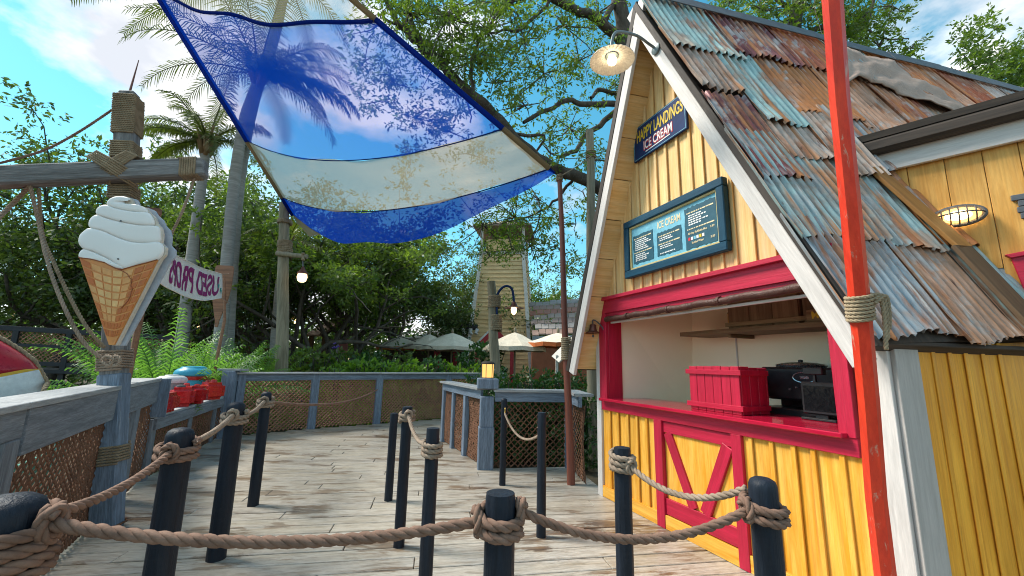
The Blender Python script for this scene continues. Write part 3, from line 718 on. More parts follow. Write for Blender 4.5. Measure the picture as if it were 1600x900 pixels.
# corrugated sheets: a wavy skin, local X down the slope, each its own piece
def sheet_mesh(L, W, amp=.013, wl=.078, seed=0):
    rs = random.Random(seed); nx = 5; ny = int(W / wl * 8); vs = []; fs = []
    sag = rs.uniform(-.015, .015); tw = rs.uniform(-.02, .02)
    for i in range(nx + 1):
        for j in range(ny + 1):
            x = L * i / nx; y = W * j / ny
            e = (x + (rs.uniform(-.012, .012) if i in (0, nx) else 0), y, amp * math.cos(2 * math.pi * y / wl) + sag * math.sin(math.pi * i / nx) + tw * (i / nx) * (y / W - .5))
            if i == nx: e = (e[0] + .02 * math.sin(y * 9 + seed * 40), e[1], e[2] + .014 * math.sin(y * 11 + seed * 50) + .006)
            vs.append(e)
    m_ = len(vs); vs += [(a, b, c - .003) for a, b, c in vs]; w1 = ny + 1
    for i in range(nx):
        for j in range(ny):
            q = (i * w1 + j, (i + 1) * w1 + j, (i + 1) * w1 + j + 1, i * w1 + j + 1); fs.append(q); fs.append(tuple(m_ + z for z in q[::-1]))
    for j in range(ny):
        for i0 in (0, nx):
            a, b = i0 * w1 + j, i0 * w1 + j + 1; fs.append((a, b, m_ + b, m_ + a) if i0 == 0 else (b, a, m_ + a, m_ + b))
    for i in range(nx):
        for j0 in (0, ny):
            a, b = i * w1 + j0, (i + 1) * w1 + j0; fs.append((a, b, m_ + b, m_ + a) if j0 else (b, a, m_ + a, m_ + b))
    me = bpy.data.meshes.new('roof_sheet'); me.from_pydata(vs, [], fs); me.update()
    me.polygons.foreach_set('use_smooth', [True] * len(me.polygons)); me.set_sharp_from_angle(angle=R(50)); me.materials.append(MT['sheet'])
    return me
rg = random.Random(5)
rows = [(-.05, 1.02), (.85, 1.08), (1.80, .98), (2.62, .98), (3.45, RL - 3.45 - .01)]
for ri, (d0, L) in reversed(list(enumerate(rows))):
    s = -.10
    smax = 8.9
    while s < smax:
        W_ = rg.choice([.60, .72, .86, .5])
        sk = rg.uniform(-.025, .025)
        M = frame(AP + rd_ * (d0 + (rg.uniform(-.20, .16) if 0 < ri < 4 else rg.uniform(-.04, .0))) + SD * s + rnrm * (-.035 + .030 * (len(rows) - ri) + rg.uniform(0, .014)), (rd_ + SD * sk + rnrm * -.012), SD)
        if (M.to_3x3() @ V((0, 0, 1))).dot(rnrm) < 0:
            M = frame(AP + rd_ * d0 + SD * (s + W_) + rnrm * (-.035 + .030 * (len(rows) - ri)), (rd_ + rnrm * -.012), -SD)
        link('roof_sheet', sheet_mesh(L + (rg.uniform(.02, .26) if ri < 4 else 0), W_ + .05, .0205 * rg.uniform(.85, 1.15), .082, rg.random()), roof, M)
        s += W_
# sagging cloth-like cover laid over the ridge, and ridge caps
s = 0.0
while s < 8.6:
    L = rg.uniform(.8, 1.3)
    c = AP + SD * s + Z * .03
    for sgn, dv, nv in ((1, rd_, rnrm), (-1, ld_, lnrm)):
        board('ridge_cap', c + dv * .09 + nv * (.15 if sgn > 0 else .05), c + dv * .09 + nv * (.15 if sgn > 0 else .05) + SD * (L + .06) + Z * rg.uniform(-.015, .02), .20, .012, nv + SD * .015, MT['grey_metal'], roof)
    s += L
UPE = [(1312, 76), (1345, 88), (1390, 97), (1430, 122), (1470, 146), (1518, 178)]; LOE = [(1318, 134), (1340, 122), (1372, 132), (1405, 147), (1450, 163), (1505, 182)]
def rpx(x, y, up): return onpl(x, y, AP + rnrm * up, rnrm)
ue, le = [rpx(*q, .13) for q in UPE], [rpx(*q, .13) for q in LOE]
def cr_(p, t):
    x = t * (len(p) - 1); i = min(int(x), len(p) - 2); return p[i].lerp(p[i + 1], x - i)
nx, ny = 24, 10; vs = [cr_(ue, i / nx).lerp(cr_(le, i / nx), j / ny) + rnrm * (.012 + .014 * math.sin(i * .8 + j * .5) + .012 * math.sin(j * 1.3 + i * .35) + .008 * math.sin(i * 2.1)) for i in range(nx + 1) for j in range(ny + 1)]
mb = MB().add(vs, [(i * (ny + 1) + j, (i + 1) * (ny + 1) + j, (i + 1) * (ny + 1) + j + 1, i * (ny + 1) + j + 1) for i in range(nx) for j in range(ny)])
MT['tarp'] = pm('tarp', (.42, .31, .25), (.33, .235, .185), .8, 3, var=0, bmp=.4, bd=.02, fine=20)
tp = mb.build('roof_cover', MT['tarp'], roof, 'all', 'sagging pinkish grey cover sheet'); sm = tp.modifiers.new('s', 'SOLIDIFY'); sm.thickness = .012

# annex wall and roof
AD = V((math.sin(R(135)), math.cos(R(135)), 0)); AN = V((AD.y, -AD.x, 0)); AN = AN if AN.y < 0 else -AN
A0 = V((3.30, 3.90, 0)) + AN * .16; AT = 3.56
annex = thing('annex', 'deep yellow boarded annex with dark eave behind the rusty kiosk roof', 'building', tuple(A0 + AD * 1.2))
rg = random.Random(21); s = -.6
while s < 2.6:
    w_ = rg.uniform(.19, .24)
    c = A0 + AD * (s + w_ / 2)
    q = (c - AP).dot(rnrm) / -rnrm.z            # height where the board would meet the roof plane
    zb = max(1.9, AP.z + ((AP.xy - c.xy).dot(rnrm.xy)) / rnrm.z - .15)
    if zb < AT - .1:
        board('wall_board', c + Z * zb + AN * rg.uniform(-.004, .004), c + Z * AT, w_ - .004, .035, AN, MT['annex_yellow'], annex, .003)
    s += w_
F0, F1 = A0 - AD * .28 + AN * .06 + Z * 3.47, A0 + AD * 2.6 + AN * .06 + Z * 3.47
board('fascia', F0, F1, .17, .04, AN, MT['white_board'], annex)
board('gutter', F0 + Z * .14 + AN * .06, F1 + Z * .14 + AN * .06, .13, .12, AN, MT['dark_wood'], annex, .03)
board('soffit', F0 - Z * .05 - AN * .1, F1 - Z * .05 - AN * .1, .22, .02, Z, MT['dark_wood'], annex)
rp = (-AN + Z * .18).normalized()
prism('roof', [(0, 0), (3.4, 0), (3.4, 2.4), (0, 2.4)], .06, frame(F0 + Z * .21 + AN * .10, AD, rp), MT['dark_wood'], annex)
# flashing planks where the annex wall meets the rusty roof
def roofpt(x, y, up=0): return onpl(x, y, AP + rnrm * up, rnrm)
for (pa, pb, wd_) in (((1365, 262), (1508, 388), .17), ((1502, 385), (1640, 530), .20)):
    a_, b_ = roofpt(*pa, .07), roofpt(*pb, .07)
    board('flashing_plank', a_, b_, wd_, .03, rnrm, MT['umber_wood'] if wd_ > .18 else pm('stained_plank', (.40, .19, .05), (.28, .12, .03), .6, 3, GR), annex)
# ================================================================== lettering
def text_mesh(body, size, bold=0.0, sx=1.0, extrude=.0):
    cu = bpy.data.curves.new('t', 'FONT'); cu.body = body; cu.size = size; cu.align_x = 'CENTER'; cu.align_y = 'CENTER'; cu.offset = bold; cu.extrude = extrude
    ob = bpy.data.objects.new('t', cu); COL.objects.link(ob); bpy.context.view_layer.update()
    me = bpy.data.meshes.new_from_object(ob.evaluated_get(bpy.context.evaluated_depsgraph_get()))
    bpy.data.objects.remove(ob); bpy.data.curves.remove(cu)
    for v_ in me.vertices: v_.co.x *= sx
    return me
def letters(body, size, M, mat, parent, bold=0.0, sx=1.0, fit=None, ext=.001):
    me = text_mesh(body, size, bold, sx, ext)
    if fit:
        xs = [v_.co.x for v_ in me.vertices]; k = fit / (max(xs) - min(xs)); c = (max(xs) + min(xs)) / 2
        for v_ in me.vertices: v_.co.x = (v_.co.x - c) * k
    me.name = 'lettering'
    return link('lettering', me, parent, M, mat)
def FT(u, z, off): return frame(fp(u, z, off), FU, Z)      # text frame on the facade (X along u, Y up)
assert (FT(0, 0, 0).to_3x3() @ V((0, 0, 1))).dot(FN) > 0

# ================================================================== signs on the gable
sg = thing('name_sign', 'navy signboard with yellow and white lettering near the gable peak', 'sign', tuple(fp(1.27, 4.05, .05)))
frect('panel', .84, 1.70, 4.055, 4.49, .03, .055, MT['navy'], sg, along='u')
for (a, b, c, d) in ((.855, 1.685, 4.472, 4.478), (.855, 1.685, 4.067, 4.073)): frect('outline', a, b, c, d, .055, .057, MT['sky_blue'], sg, .0005, 'u')
for a in (.855, 1.679): frect('outline', a, a + .006, 4.0735, 4.4715, .055, .057, MT['sky_blue'], sg, .0005)
letters('HAPPY LANDINGS', .20, FT(1.285, 4.345, .058), MT['letter_yellow'], sg, .004, fit=.75)
letters('ICE CREAM', .15, FT(1.262, 4.182, .0565), MT['letter_red'], sg, .010, fit=.475)
letters('ICE CREAM', .15, FT(1.262, 4.186, .059), MT['letter_white'], sg, .001, fit=.46)
board('underline', fp(1.06, 4.105, .058), fp(1.46, 4.115, .058), .012, .002, FN, MT['letter_white'], sg, .0003)

mn = thing('menu_board', 'framed blue menu board with white price lists above the serving window', 'sign', tuple(fp(1.37, 2.63, .06)))
u0, u1, z0, z1 = .645, 2.11, 2.635, 3.335; fw_ = .085
frect('panel', u0 + .05, u1 - .05, z0 + .05, z1 - .05, .03, .055, MT['sky_blue'], mn, along='u')
for (a, b, c, d) in ((u0, u1, z1 - fw_, z1), (u0, u1, z0, z0 + fw_)): frect('frame', a, b, c, d, .028, .10, MT['frame_blue'], mn, .008, 'u')
for a in (u0, u1 - fw_): frect('frame', a, a + fw_, z0 + fw_, z1 - fw_, .028, .099, MT['frame_blue'], mn, .008)
i0, i1, j0, j1 = u0 + fw_, u1 - fw_, z0 + fw_, z1 - fw_
for (a, b, c, d) in ((i0, i1, j1 - .022, j1), (i0, i1, j0, j0 + .022)): frect('inner_trim', a, b, c, d, .05, .075, MT['trim_tan'], mn, .003, 'u')
for a in (i0, i1 - .022): frect('inner_trim', a, a + .022, j0 + .022, j1 - .022, .05, .0745, MT['trim_tan'], mn, .003)
rg = random.Random(2)
def plaque(a, b, c, d):
    pts = []; n = 14
    for i in range(n): pts.append((a + (b - a) * i / n, c + rg.uniform(-.008, .008)))
    for i in range(5): pts.append((b + rg.uniform(-.006, .006), c + (d - c) * i / 5))
    for i in range(n): pts.append((b + (a - b) * i / n, d + rg.uniform(-.008, .008)))
    for i in range(5): pts.append((a + rg.uniform(-.006, .006), d + (c - d) * i / 5))
    return fprism('plaque', pts, .054, .059, MT['teal_panel'], mn, 0)
pl = [plaque(.775, 1.12, 2.785, 3.13), plaque(1.185, 1.545, 2.785, 3.05), plaque(1.60, 1.985, 2.76, 3.19)]
letters('ICE CREAM', .11, FT(1.37, 3.135, .0565), MT['letter_cream'], mn, .002, fit=.34)
# small print too fine to read in the photograph: rows of short strokes, joined per plaque
def smallprint(pq, rows_, a, b, mat):
    mb = MB()
    for z, full, price in rows_:
        x = a + (.0 if full else .02)
        end = b - (.075 if price else rg.uniform(.03, .12))
        while x < end:
            l = rg.uniform(.010, .034); mb.box(fp(x + l / 2, z, .0605), (l, .002, .012), frame(V((0, 0, 0)), FU, FN).to_3x3()); x += l + .008
        if price: mb.box(fp(b - .035, z, .0605), (.055, .002, .013), frame(V((0, 0, 0)), FU, FN).to_3x3())
    mb.build('small_print', mat, pq)['kind'] = 'stuff'
def rowsof(zt, n, st): return [(zt - i * st, 0, 0) for i in range(n)]
smallprint(pl[0], [(3.085, 1, 1), (2.915, 1, 1)], .80, 1.105, MT['letter_cream']); smallprint(pl[0], rowsof(3.06, 6, .0225) + rowsof(2.888, 4, .0225), .80, 1.09, MT['letter_white'])
smallprint(pl[1], [(3.005, 1, 1), (2.915, 1, 1)], 1.21, 1.53, MT['letter_cream']); smallprint(pl[1], rowsof(2.98, 2, .0225) + rowsof(2.89, 2, .0225) + [(2.81, 0, 0)], 1.21, 1.50, MT['letter_white'])
smallprint(pl[2], [(3.13, 1, 1), (2.96, 1, 1)], 1.63, 1.97, MT['letter_cream']); smallprint(pl[2], rowsof(3.10, 5, .0235), 1.63, 1.92, MT['letter_white'])
letters('All-Day Refillable Mug', .03, FT(1.755, 2.915, .0605), MT['letter_cream'], pl[2], .0005, fit=.24); letters('9.99', .03, FT(1.935, 2.915, .0605), MT['letter_cream'], pl[2], .0005)
letters('Bottled Water', .03, FT(1.755, 2.815, .0605), MT['letter_cream'], pl[2], .0005, fit=.15); letters('3.50', .03, FT(1.935, 2.815, .0605), MT['letter_cream'], pl[2], .0005)
rg2 = random.Random(4)
for i, c in enumerate(('letter_red', 'letter_white', 'sky_blue', 'letter_white', 'letter_yellow', 'letter_white')):
    frect('badge', 1.635 + i * .035, 1.662 + i * .035, 2.845, 2.877, .0595, .0615, MT[c], pl[2], .0004, 'u')

# ================================================================== things fixed to the kiosk front
lp = thing('gooseneck_lamp', 'white fluted barn lamp on curved grey arm at the gable peak, lit', 'lamp', tuple(fp(1.55, 5.2, OV)))
att = onpl(1026, 77, fp(0, 0, OV + .05), FN); hd = at(956, 82, 3.45)
arm = [att, att + FN * .10 + Z * .03, lerp(att, hd, .45) + Z * .17, lerp(att, hd, .80) + Z * .22, hd + Z * .20 + (att - hd) * .06, hd + Z * .10, hd + Z * .02]
def smoothpath(p, n=5):
    p = [V(q) for q in p]; out = []
    for i in range(len(p) - 1):
        a, b, c, d = p[max(i - 1, 0)], p[i], p[i + 1], p[min(i + 2, len(p) - 1)]
        for j in range(n):
            t = j / n; out.append(.5 * ((2 * b) + (c - a) * t + (2 * a - 5 * b + 4 * c - d) * t * t + (3 * b - a - 3 * c + d) * t ** 3))
    return out + [p[-1]]
MB().tube(smoothpath(arm, 6), .014, 10).build('arm', MT['lamp_metal'], lp, True)
MB().lathe([(.06, 0), (.06, .02), (.03, .035)], att, 14, frame(V((0, 0, 0)), FU, Z).to_3x3()).build('mount_plate', MT['lamp_metal'], lp, True)
MB().lathe([(.045, .0), (.05, -.03), (.05, -.075), (.06, -.09)], hd + Z * .045, 16).build('socket', MT['lamp_metal'], lp, True)
mb = MB(); n = 48
prof = [(.055, -.03), (.10, -.045), (.16, -.062), (.205, -.085)]
vs = []
for r_, z_ in prof:
    for j in range(n):
        t = 2 * math.pi * j / n; q = 1 if j % 2 else -1
        vs.append(hd + V((r_ * math.cos(t), r_ * math.sin(t), z_ + q * .0028 * r_ / .2)))
vs += [v_ - Z * .004 for v_ in vs]; k = len(prof)
fs = [(i * n + j, i * n + (j + 1) % n, (i + 1) * n + (j + 1) % n, (i + 1) * n + j) for i in range(k - 1) for j in range(n)]
fs += [tuple(k * n + q for q in f[::-1]) for f in fs] + [((k - 1) * n + j, (k - 1) * n + (j + 1) % n, k * n + (k - 1) * n + (j + 1) % n, k * n + (k - 1) * n + j) for j in range(n)]
mb.add(vs, fs).build('shade', MT['lamp_white'], lp)
MB().lathe([(.012, .0), (.034, -.025), (.046, -.055), (.036, -.085), (.012, -.10)], hd - Z * .03, 14).build('bulb', GLOW_HOT, lp, True)
pl_ = bpy.data.lights.new('lamp_light', 'POINT'); pl_.energy = .2; pl_.color = (1, .78, .45); pl_.shadow_soft_size = .05
po = bpy.data.objects.new('lamp_light', pl_); COL.objects.link(po); po.parent = lp; po.matrix_local = WM[lp].inverted() @ Matrix.Translation(hd - Z * .16)

bl_ = thing('brass_bell', 'small bronze bell on curled bracket beside the serving window', 'bell', tuple(fp(-.02, 1.98, .16)))
bc = fp(.05, 2.03, .17)
MB().lathe([(.0, .10), (.03, .10), (.042, .085), (.045, .04), (.055, .01), (.095, -.01), (.092, -.016), (.0, -.012)], bc, 20).build('bell', MT['bronze'], bl_, True)
MB().tube(smoothpath([fp(.10, 2.06, .04), fp(.09, 2.10, .06), fp(.07, 2.17, .13), fp(.05, 2.18, .17), fp(.05, 2.13, .17)], 5), .009, 8).build('bracket', MT['grey_metal'], bl_, True)
MB().tube([bc - Z * .01, bc - Z * .05], .006, 6).lathe([(.0, -.02), (.014, -.01), (.014, .01), (.0, .02)], bc - Z * .055, 8).build('clapper', MT['grey_metal'], bl_, True)

aw = thing('rolled_awning', 'brown canvas awning rolled up under the red header', 'awning', tuple(fp(1.5, 2.12, .05)))
pth = [fp(.18 + 2.72 * i / 40, 2.205 + .005 * math.sin(i * .9) - .02 * (1 - i / 40), .055 + .003 * math.sin(i * 1.7)) for i in range(41)]
MB().tube(pth, [.033 + .003 * math.sin(i * 2.3) for i in range(41)], 12).build('roll', MT['awning'], aw, True)
frect('rail', .2, 2.82, 2.135, 2.16, -.03, .0, MT['white_board'], aw, along='u')
for u in (.62, 1.3, 1.95, 2.86): MB().lathe([(.041, -.015), (.041, .015)], fp(u, 2.205 - .02 * (1 - u / 2.9), .055), 12, frame(V((0, 0, 0)), Z, FN).to_3x3()).build('strap', MT['awning'], aw)

# ================================================================== inside the kiosk
DEP = 1.2
def room(name, pts, mat): return MB().add(pts, [(0, 1, 2, 3)]).build(name, mat, kiosk)
room('inner_wall', [fp(.0, .9, -DEP), fp(3.1, .9, -DEP), fp(2.75, 2.62, -DEP), fp(.0, 2.62, -DEP)], MT['interior'])
room('inner_wall', [fp(.30, .9, -DEP), fp(.11, .9, -.05), fp(.11, 2.5, -.05), fp(.40, 2.62, -DEP)], MT['interior'])
room('inner_wall', [fp(3.06, .9, -DEP), fp(3.06, .9, -.05), fp(3.06, 1.9, -.05), fp(3.06, 1.9, -DEP)], MT['interior'])
room('inner_ceiling', [fp(.3, 2.62, -DEP), fp(2.72, 2.62, -DEP), fp(2.72, 2.62, -.05), fp(.2, 2.62, -.05)], MT['interior'])
room('inner_counter', [fp(.0, 1.0, -DEP), fp(3.1, 1.0, -DEP), fp(3.1, 1.0, -.5), fp(.0, 1.0, -.5)], MT['interior'])  # counter coloured pale instead of black to bounce sunlight into the room
board('wall_seam', fp(1.05, 1.0, -DEP + .006), fp(1.05, 2.6, -DEP + .006), .02, .008, FN, MT['white_board'], kiosk, .001)
shf = thing('wall_shelf', 'rough wooden shelf on the back wall inside the kiosk', 'shelf', tuple(fp(2, 2.0, -DEP)))
board('plank', fp(.66, 2.0, -DEP + .25), fp(2.78, 2.0, -DEP + .25), .50, .05, Z, MT['crate_wood'], shf)
for u in (1.3, 2.6): board('bracket', fp(u, 1.955, -DEP + .03), fp(u, 1.955, -DEP + .4), .04, .04, Z, MT['crate_wood'], shf)
def crate(name, label, cat, uc, oc, z, w_, d_, h_, mat, nslat, rails=(), grp=None, inset=0):
    c = thing(name, label, cat, tuple(fp(uc, z, oc)), grp)
    t = .018
    for sgn in (1, -1):
        for i in range(nslat):
            a = uc - w_ / 2 + w_ * i / nslat; hh = h_ * random.uniform(.96, 1.0)
            frect('slat', a + .002, a + w_ / nslat - .002, z, z + hh, oc + sgn * (d_ / 2) - t / 2, oc + sgn * (d_ / 2) + t / 2, mat, c)
        m_ = max(2, int(nslat * d_ / w_))
        for i in range(m_):
            a = oc - d_ / 2 + t / 2 + (d_ - t) * i / m_; b = a + (d_ - t) / m_
            frect('slat', uc + sgn * (w_ / 2 - t / 2) - t / 2, uc + sgn * (w_ / 2 - t / 2) + t / 2, z, z + h_ * random.uniform(.96, 1.0), a + .002, b - .002, mat, c)
        for rz in rails:
            frect('rail', uc - w_ / 2 - .03, uc + w_ / 2 + .03, z + rz, z + rz + .045, oc + sgn * (d_ / 2 + t / 2) - .0, oc + sgn * (d_ / 2 + t / 2) + .018 * sgn, mat, c, .002, 'u') if sgn > 0 else None
            a0, a1 = sorted((uc + sgn * (w_ / 2 + .001), uc + sgn * (w_ / 2 + .019)))
            frect('rail', a0, a1, z + rz, z + rz + .045, oc - d_ / 2, oc + d_ / 2 + .005, mat, c, .002)
    frect('base', uc - w_ / 2 + t, uc + w_ / 2 - t, z, z + .012, oc - d_ / 2 + t, oc + d_ / 2 - t, mat, c)
    return c
random.seed(5)
# the counter crate stands on the counter; its corner placed from the photograph
crate('wooden_crate', 'magenta red slatted crate standing on the serving counter', 'crate', 1.685, -.27, 1.197, .58, .34, .42, MT['red'], 6, (.03, .34))
crate('wooden_crate', 'brown panelled crate in the middle of the kiosk shelf', 'crate', 1.72, -DEP + .30, 2.027, .78, .26, .36, MT['crate_wood'], 3, (.02, .28))
c2 = crate('wooden_crate', 'narrow brown crate on the shelf next to the yellow lettered board', 'crate', 2.30, -DEP + .30, 2.027, .30, .26, .36, MT['crate_wood'], 2, (.02, .28))
bx = thing('lettered_board', 'brown board with yellow lettering leaning at the end of the shelf', 'board', tuple(fp(2.6, 2.03, -DEP + .4)))
frect('panel', 2.20, 2.70, 2.027, 2.14, -DEP + .455, -DEP + .475, MT['crate_wood'], bx, along='u')
letters('MOTOR C', .09, FT(2.45, 2.083, -DEP + .4765), MT['letter_yellow'], bx, .002, fit=.40)
tn = thing('yellow_tin', 'yellow tin can at the open end of the kiosk shelf', 'tin', tuple(fp(1.28, 2.07, -DEP + .3)))
MB().lathe([(.055, 0), (.055, .14)], fp(1.28, 2.072, -DEP + .30), 20).build('body', MT['letter_yellow'], tn, True)
MB().lathe([(.058, .14), (.058, .15), (.04, .155)], fp(1.28, 2.072, -DEP + .30), 20).build('lid', MT['grey_metal'], tn, True)
ch = thing('chain', 'short steel chain hanging from the kiosk shelf crate', 'chain', tuple(fp(1.5, 2.1, -DEP + .33)))
for i in range(6):
    ctr = fp(1.52, 2.29 - i * .03, -DEP + .335); ax = FU if i % 2 else FN
    MB().tube([ctr + (ax * math.cos(t) * .011 + Z * math.sin(t) * .020) for t in [2 * math.pi * q / 10 for q in range(11)]], .004, 5, False).build('chain_link', MT['steel'], ch, True)
# black serving machines
mc = thing('coffee_machine', 'black coffee machine with steel rim at the back of the kiosk', 'machine', tuple(fp(2.3, 1.0, -1.0)))
frect('body', 1.74, 2.62, 1.32, 1.62, -1.15, -.66, MT['black_metal'], mc, .02); frect('column', 1.78, 2.58, 1.0, 1.32, -1.17, -.86, MT['black_metal'], mc, .01)
frect('drip_tray', 1.74, 2.72, 1.001, 1.25, -1.17, -.60, MT['black_metal'], mc, .01)
MB().lathe([(.20, 0), (.21, .02), (.20, .03)], fp(1.99, 1.62, -.90), 28).build('steel_rim', MT['steel'], mc, True)
MB().lathe([(.19, .03), (.12, .045), (.02, .05), (.02, .07), (.0, .075)], fp(1.99, 1.62, -.90), 28).build('lid', MT['black_metal'], mc, True)
MB().tube([fp(2.17 + .10 * math.cos(t), 1.53 + .045 * math.sin(t), -.655) for t in [2 * math.pi * q / 24 for q in range(25)]], .005, 6, False).build('badge_ring', MT['steel'], mc, True)
frect('badge', 2.13, 2.21, 1.52, 1.54, -.66, -.657, MT['steel'], mc, .0005, 'u')
for i in range(5): MB().lathe([(.011, 0), (.009, .008)], fp(2.03 + .06 * i, 1.42 + .02 * (i % 2), -.66), 8, frame(V((0, 0, 0)), FU, Z).to_3x3()).build('button', MT['steel'], mc)
frect('chimney', 2.22, 2.34, 1.621, 1.90, -1.12, -1.0, MT['black_metal'], mc, .005); frect('chimney_edge', 2.205, 2.219, 1.621, 1.90, -1.01, -.99, MT['steel'], mc, .001)
rgm = thing('cash_register', 'black cash register screen facing the counter, near the red jamb', 'register', tuple(fp(2.6, 1.19, -.45)))
Mr = None
frect('screen_housing', 2.27, 2.56, 1.24, 1.50, -.52, -.44, MT['black_metal'], rgm, .012); frect('screen', 2.295, 2.535, 1.27, 1.47, -.44, -.436, pm('screen_black', (.006, .007, .009), None, .12, var=0, bmp=0), rgm, .001)
frect('stand', 2.36, 2.46, 1.197, 1.25, -.50, -.46, MT['black_metal'], rgm, .006); frect('foot', 2.28, 2.55, 1.197, 1.215, -.56, -.40, MT['black_metal'], rgm, .004)
frect('customer_display', 2.30, 2.46, 1.56, 1.62, -.50, -.44, MT['black_metal'], rgm, .008); frect('display_pole', 2.37, 2.39, 1.50, 1.56, -.48, -.46, MT['black_metal'], rgm, .002)

# ================================================================== annex fittings
bk = thing('bulkhead_lamp', 'oval caged bulkhead lamp glowing on the annex wall', 'lamp')
bp = onpl(1497, 338, A0 + AN * .05, AN); bk.location = bp; WM[bk] = Matrix.Translation(bp)
Mb = frame(V((0, 0, 0)), AD, Z).to_3x3(); Mb = Matrix((AD, Z, AN)).transposed()
def ell(a, b, c, n1=20, n2=8):
    vs = []
    for i in range(n2 + 1):
        ph = math.pi / 2 * i / n2
        for j in range(n1):
            t = 2 * math.pi * j / n1; vs.append(bp + Mb @ V((a * math.cos(t) * math.cos(ph), b * math.sin(t) * math.cos(ph), c * math.sin(ph) + .02)))
    return MB().add(vs, [(i * n1 + j, i * n1 + (j + 1) % n1, (i + 1) * n1 + (j + 1) % n1, (i + 1) * n1 + j) for i in range(n2) for j in range(n1)])
ell(.132, .062, .08).build('globe', MT['glass'], bk, 'all')
ell(.075, .03, .05).build('bulb', GLOW_HOT, bk, 'all')
mb = MB(); 
for e in [2 * math.pi * j / 24 for j in range(24)]: pass
mb.tube([bp + Mb @ V((.15 * math.cos(t), .078 * math.sin(t), .012)) for t in [2 * math.pi * q / 28 for q in range(29)]], .016, 8, False); mb.build('base_ring', MT['grey_metal'], bk, True)
for x in (-.11, -.055, 0, .055, .11):
    x *= .88; k_ = math.sqrt(1 - (x / .145) ** 2); MB().tube([bp + Mb @ V((x, .072 * k_ * math.cos(t), .02 + .102 * k_ * math.sin(t))) for t in [math.pi * q / 12 for q in range(13)]], .0055, 6).build('cage_bar', MT['grey_metal'], bk, True)
MB().tube([bp + Mb @ V((.145 * math.cos(t), 0, .02 + .106 * math.sin(t))) for t in [math.pi * q / 16 for q in range(17)]], .006, 6).build('cage_bar', MT['grey_metal'], bk, True)
ps = thing('plank_sign', 'small dark grey ragged plank sign at the end of the annex wall', 'sign')
pp = onpl(1612, 322, A0 + AN * .03, AN); ps.location = pp; WM[ps] = Matrix.Translation(pp)
for i in range(4):
    l0 = random.uniform(-.10, -.06)
    board('plank', pp + AD * l0 + Z * (.085 - .05 * i), pp + AD * .45 + Z * (.085 - .05 * i), .046, .02, AN, MT['black_rail'] if False else pm('plank_grey%d' % i, (.10, .115, .135), None, .7, 4, GR), ps)
ws = thing('window_shutter', 'dark magenta shutter edge at the end of the annex wall', 'shutter')
pw = onpl(1578, 402, A0 + AN * .03, AN); ws.location = pw; WM[ws] = Matrix.Translation(pw)
prism('panel', [(0, 0), (.5, .06), (.5, -.62), (.06, -.46)], .03, Matrix.Translation(pw) @ Matrix((AD, Z, AN)).transposed().to_4x4(), MT['red'], ws, .004)
prism('frame', [(-.03, .015), (.5, .085), (.5, .05), (.0, -.015)], .05, Matrix.Translation(pw) @ Matrix((AD, Z, AN)).transposed().to_4x4(), MT['red'], ws, .004)

# ================================================================== poles by the kiosk
op = thing('painted_pole', 'tall bright orange red square pole lashed to the kiosk eave', 'pole')
q0, q1 = at(1382, 900, 2.34), at(1299, 0, 1.72); op.location = (q0.x, q0.y, 0); WM[op] = Matrix.Translation(V((q0.x, q0.y, 0)))
dirp = (q1 - q0).normalized(); q0 = q0 - dirp * (q0.z / dirp.z); q1 = q0 + dirp * 6.0
mb = MB(); rr_ = .043
prof = []
for i in range(13):
    c = q0.lerp(q1, i / 12) + V((.004 * math.sin(i * 2), .004 * math.cos(i * 3), 0)); prof.append(c)
mb.tube(prof, [rr_ * (1.08 - .2 * i / 12) * (1 + .02 * math.sin(i * 1.9)) for i in range(13)], 6, True, (1, -.6, 0)); mb.build('shaft', MT['orange'], op)
lz = at(1343, 482, 2.1)
t_ = (lz.z - q0.z) / dirp.z; lc_ = q0 + dirp * t_
Mh = frame(V((0, 0, 0)), dirp.orthogonal(), Zv=dirp).to_3x3()
rope('rope_lashing', [lc_ + Mh @ (p_) for p_ in helix((0, 0, 0), .052, -.07, .06, 7, 18)], .0095, MT['lash'], op)
e0 = lc_ + V((.055, -.035, .03))
for k in range(3):
    rope('rope_end', smoothpath([lc_ + V((.03, -.055, .05 - .02 * k)), e0 + V((.02 + .016 * k, 0, .02)), e0 + V((.03 + .012 * k, 0, -.08)), e0 + V((.025 + .014 * k, .01, -.24 + .05 * k))], 5), .010, MT['lash'], op)

bp_ = thing('brown_pole', 'slim reddish brown pole holding the sail corner in front of the kiosk', 'pole', (.86, 6.04, 0))
P0, P1 = V((.86, 6.04, 0)), V((.70, 6.04, 4.50))
MB().tube([P0.lerp(P1, i / 10) + V((.006 * math.sin(i), 0, 0)) for i in range(11)], [.058 - .022 * i / 10 for i in range(11)], 10).build('shaft', pm('red_brown', (.20, .058, .034), (.12, .035, .022), .5, 2, (6, 6, .5), var=0, wear=(.28, .15, .10), wpos=(.66, .74)), bp_, True)
hz = lerp(P0, P1, .405); rope('rope_lashing', helix(hz, .062, -.16, .16, 12, 16), .013, MT['lash'], bp_)
rope('rope_lashing', helix(P1 - Z * .06, .045, -.05, .05, 4, 14), .011, MT['lash'], bp_)

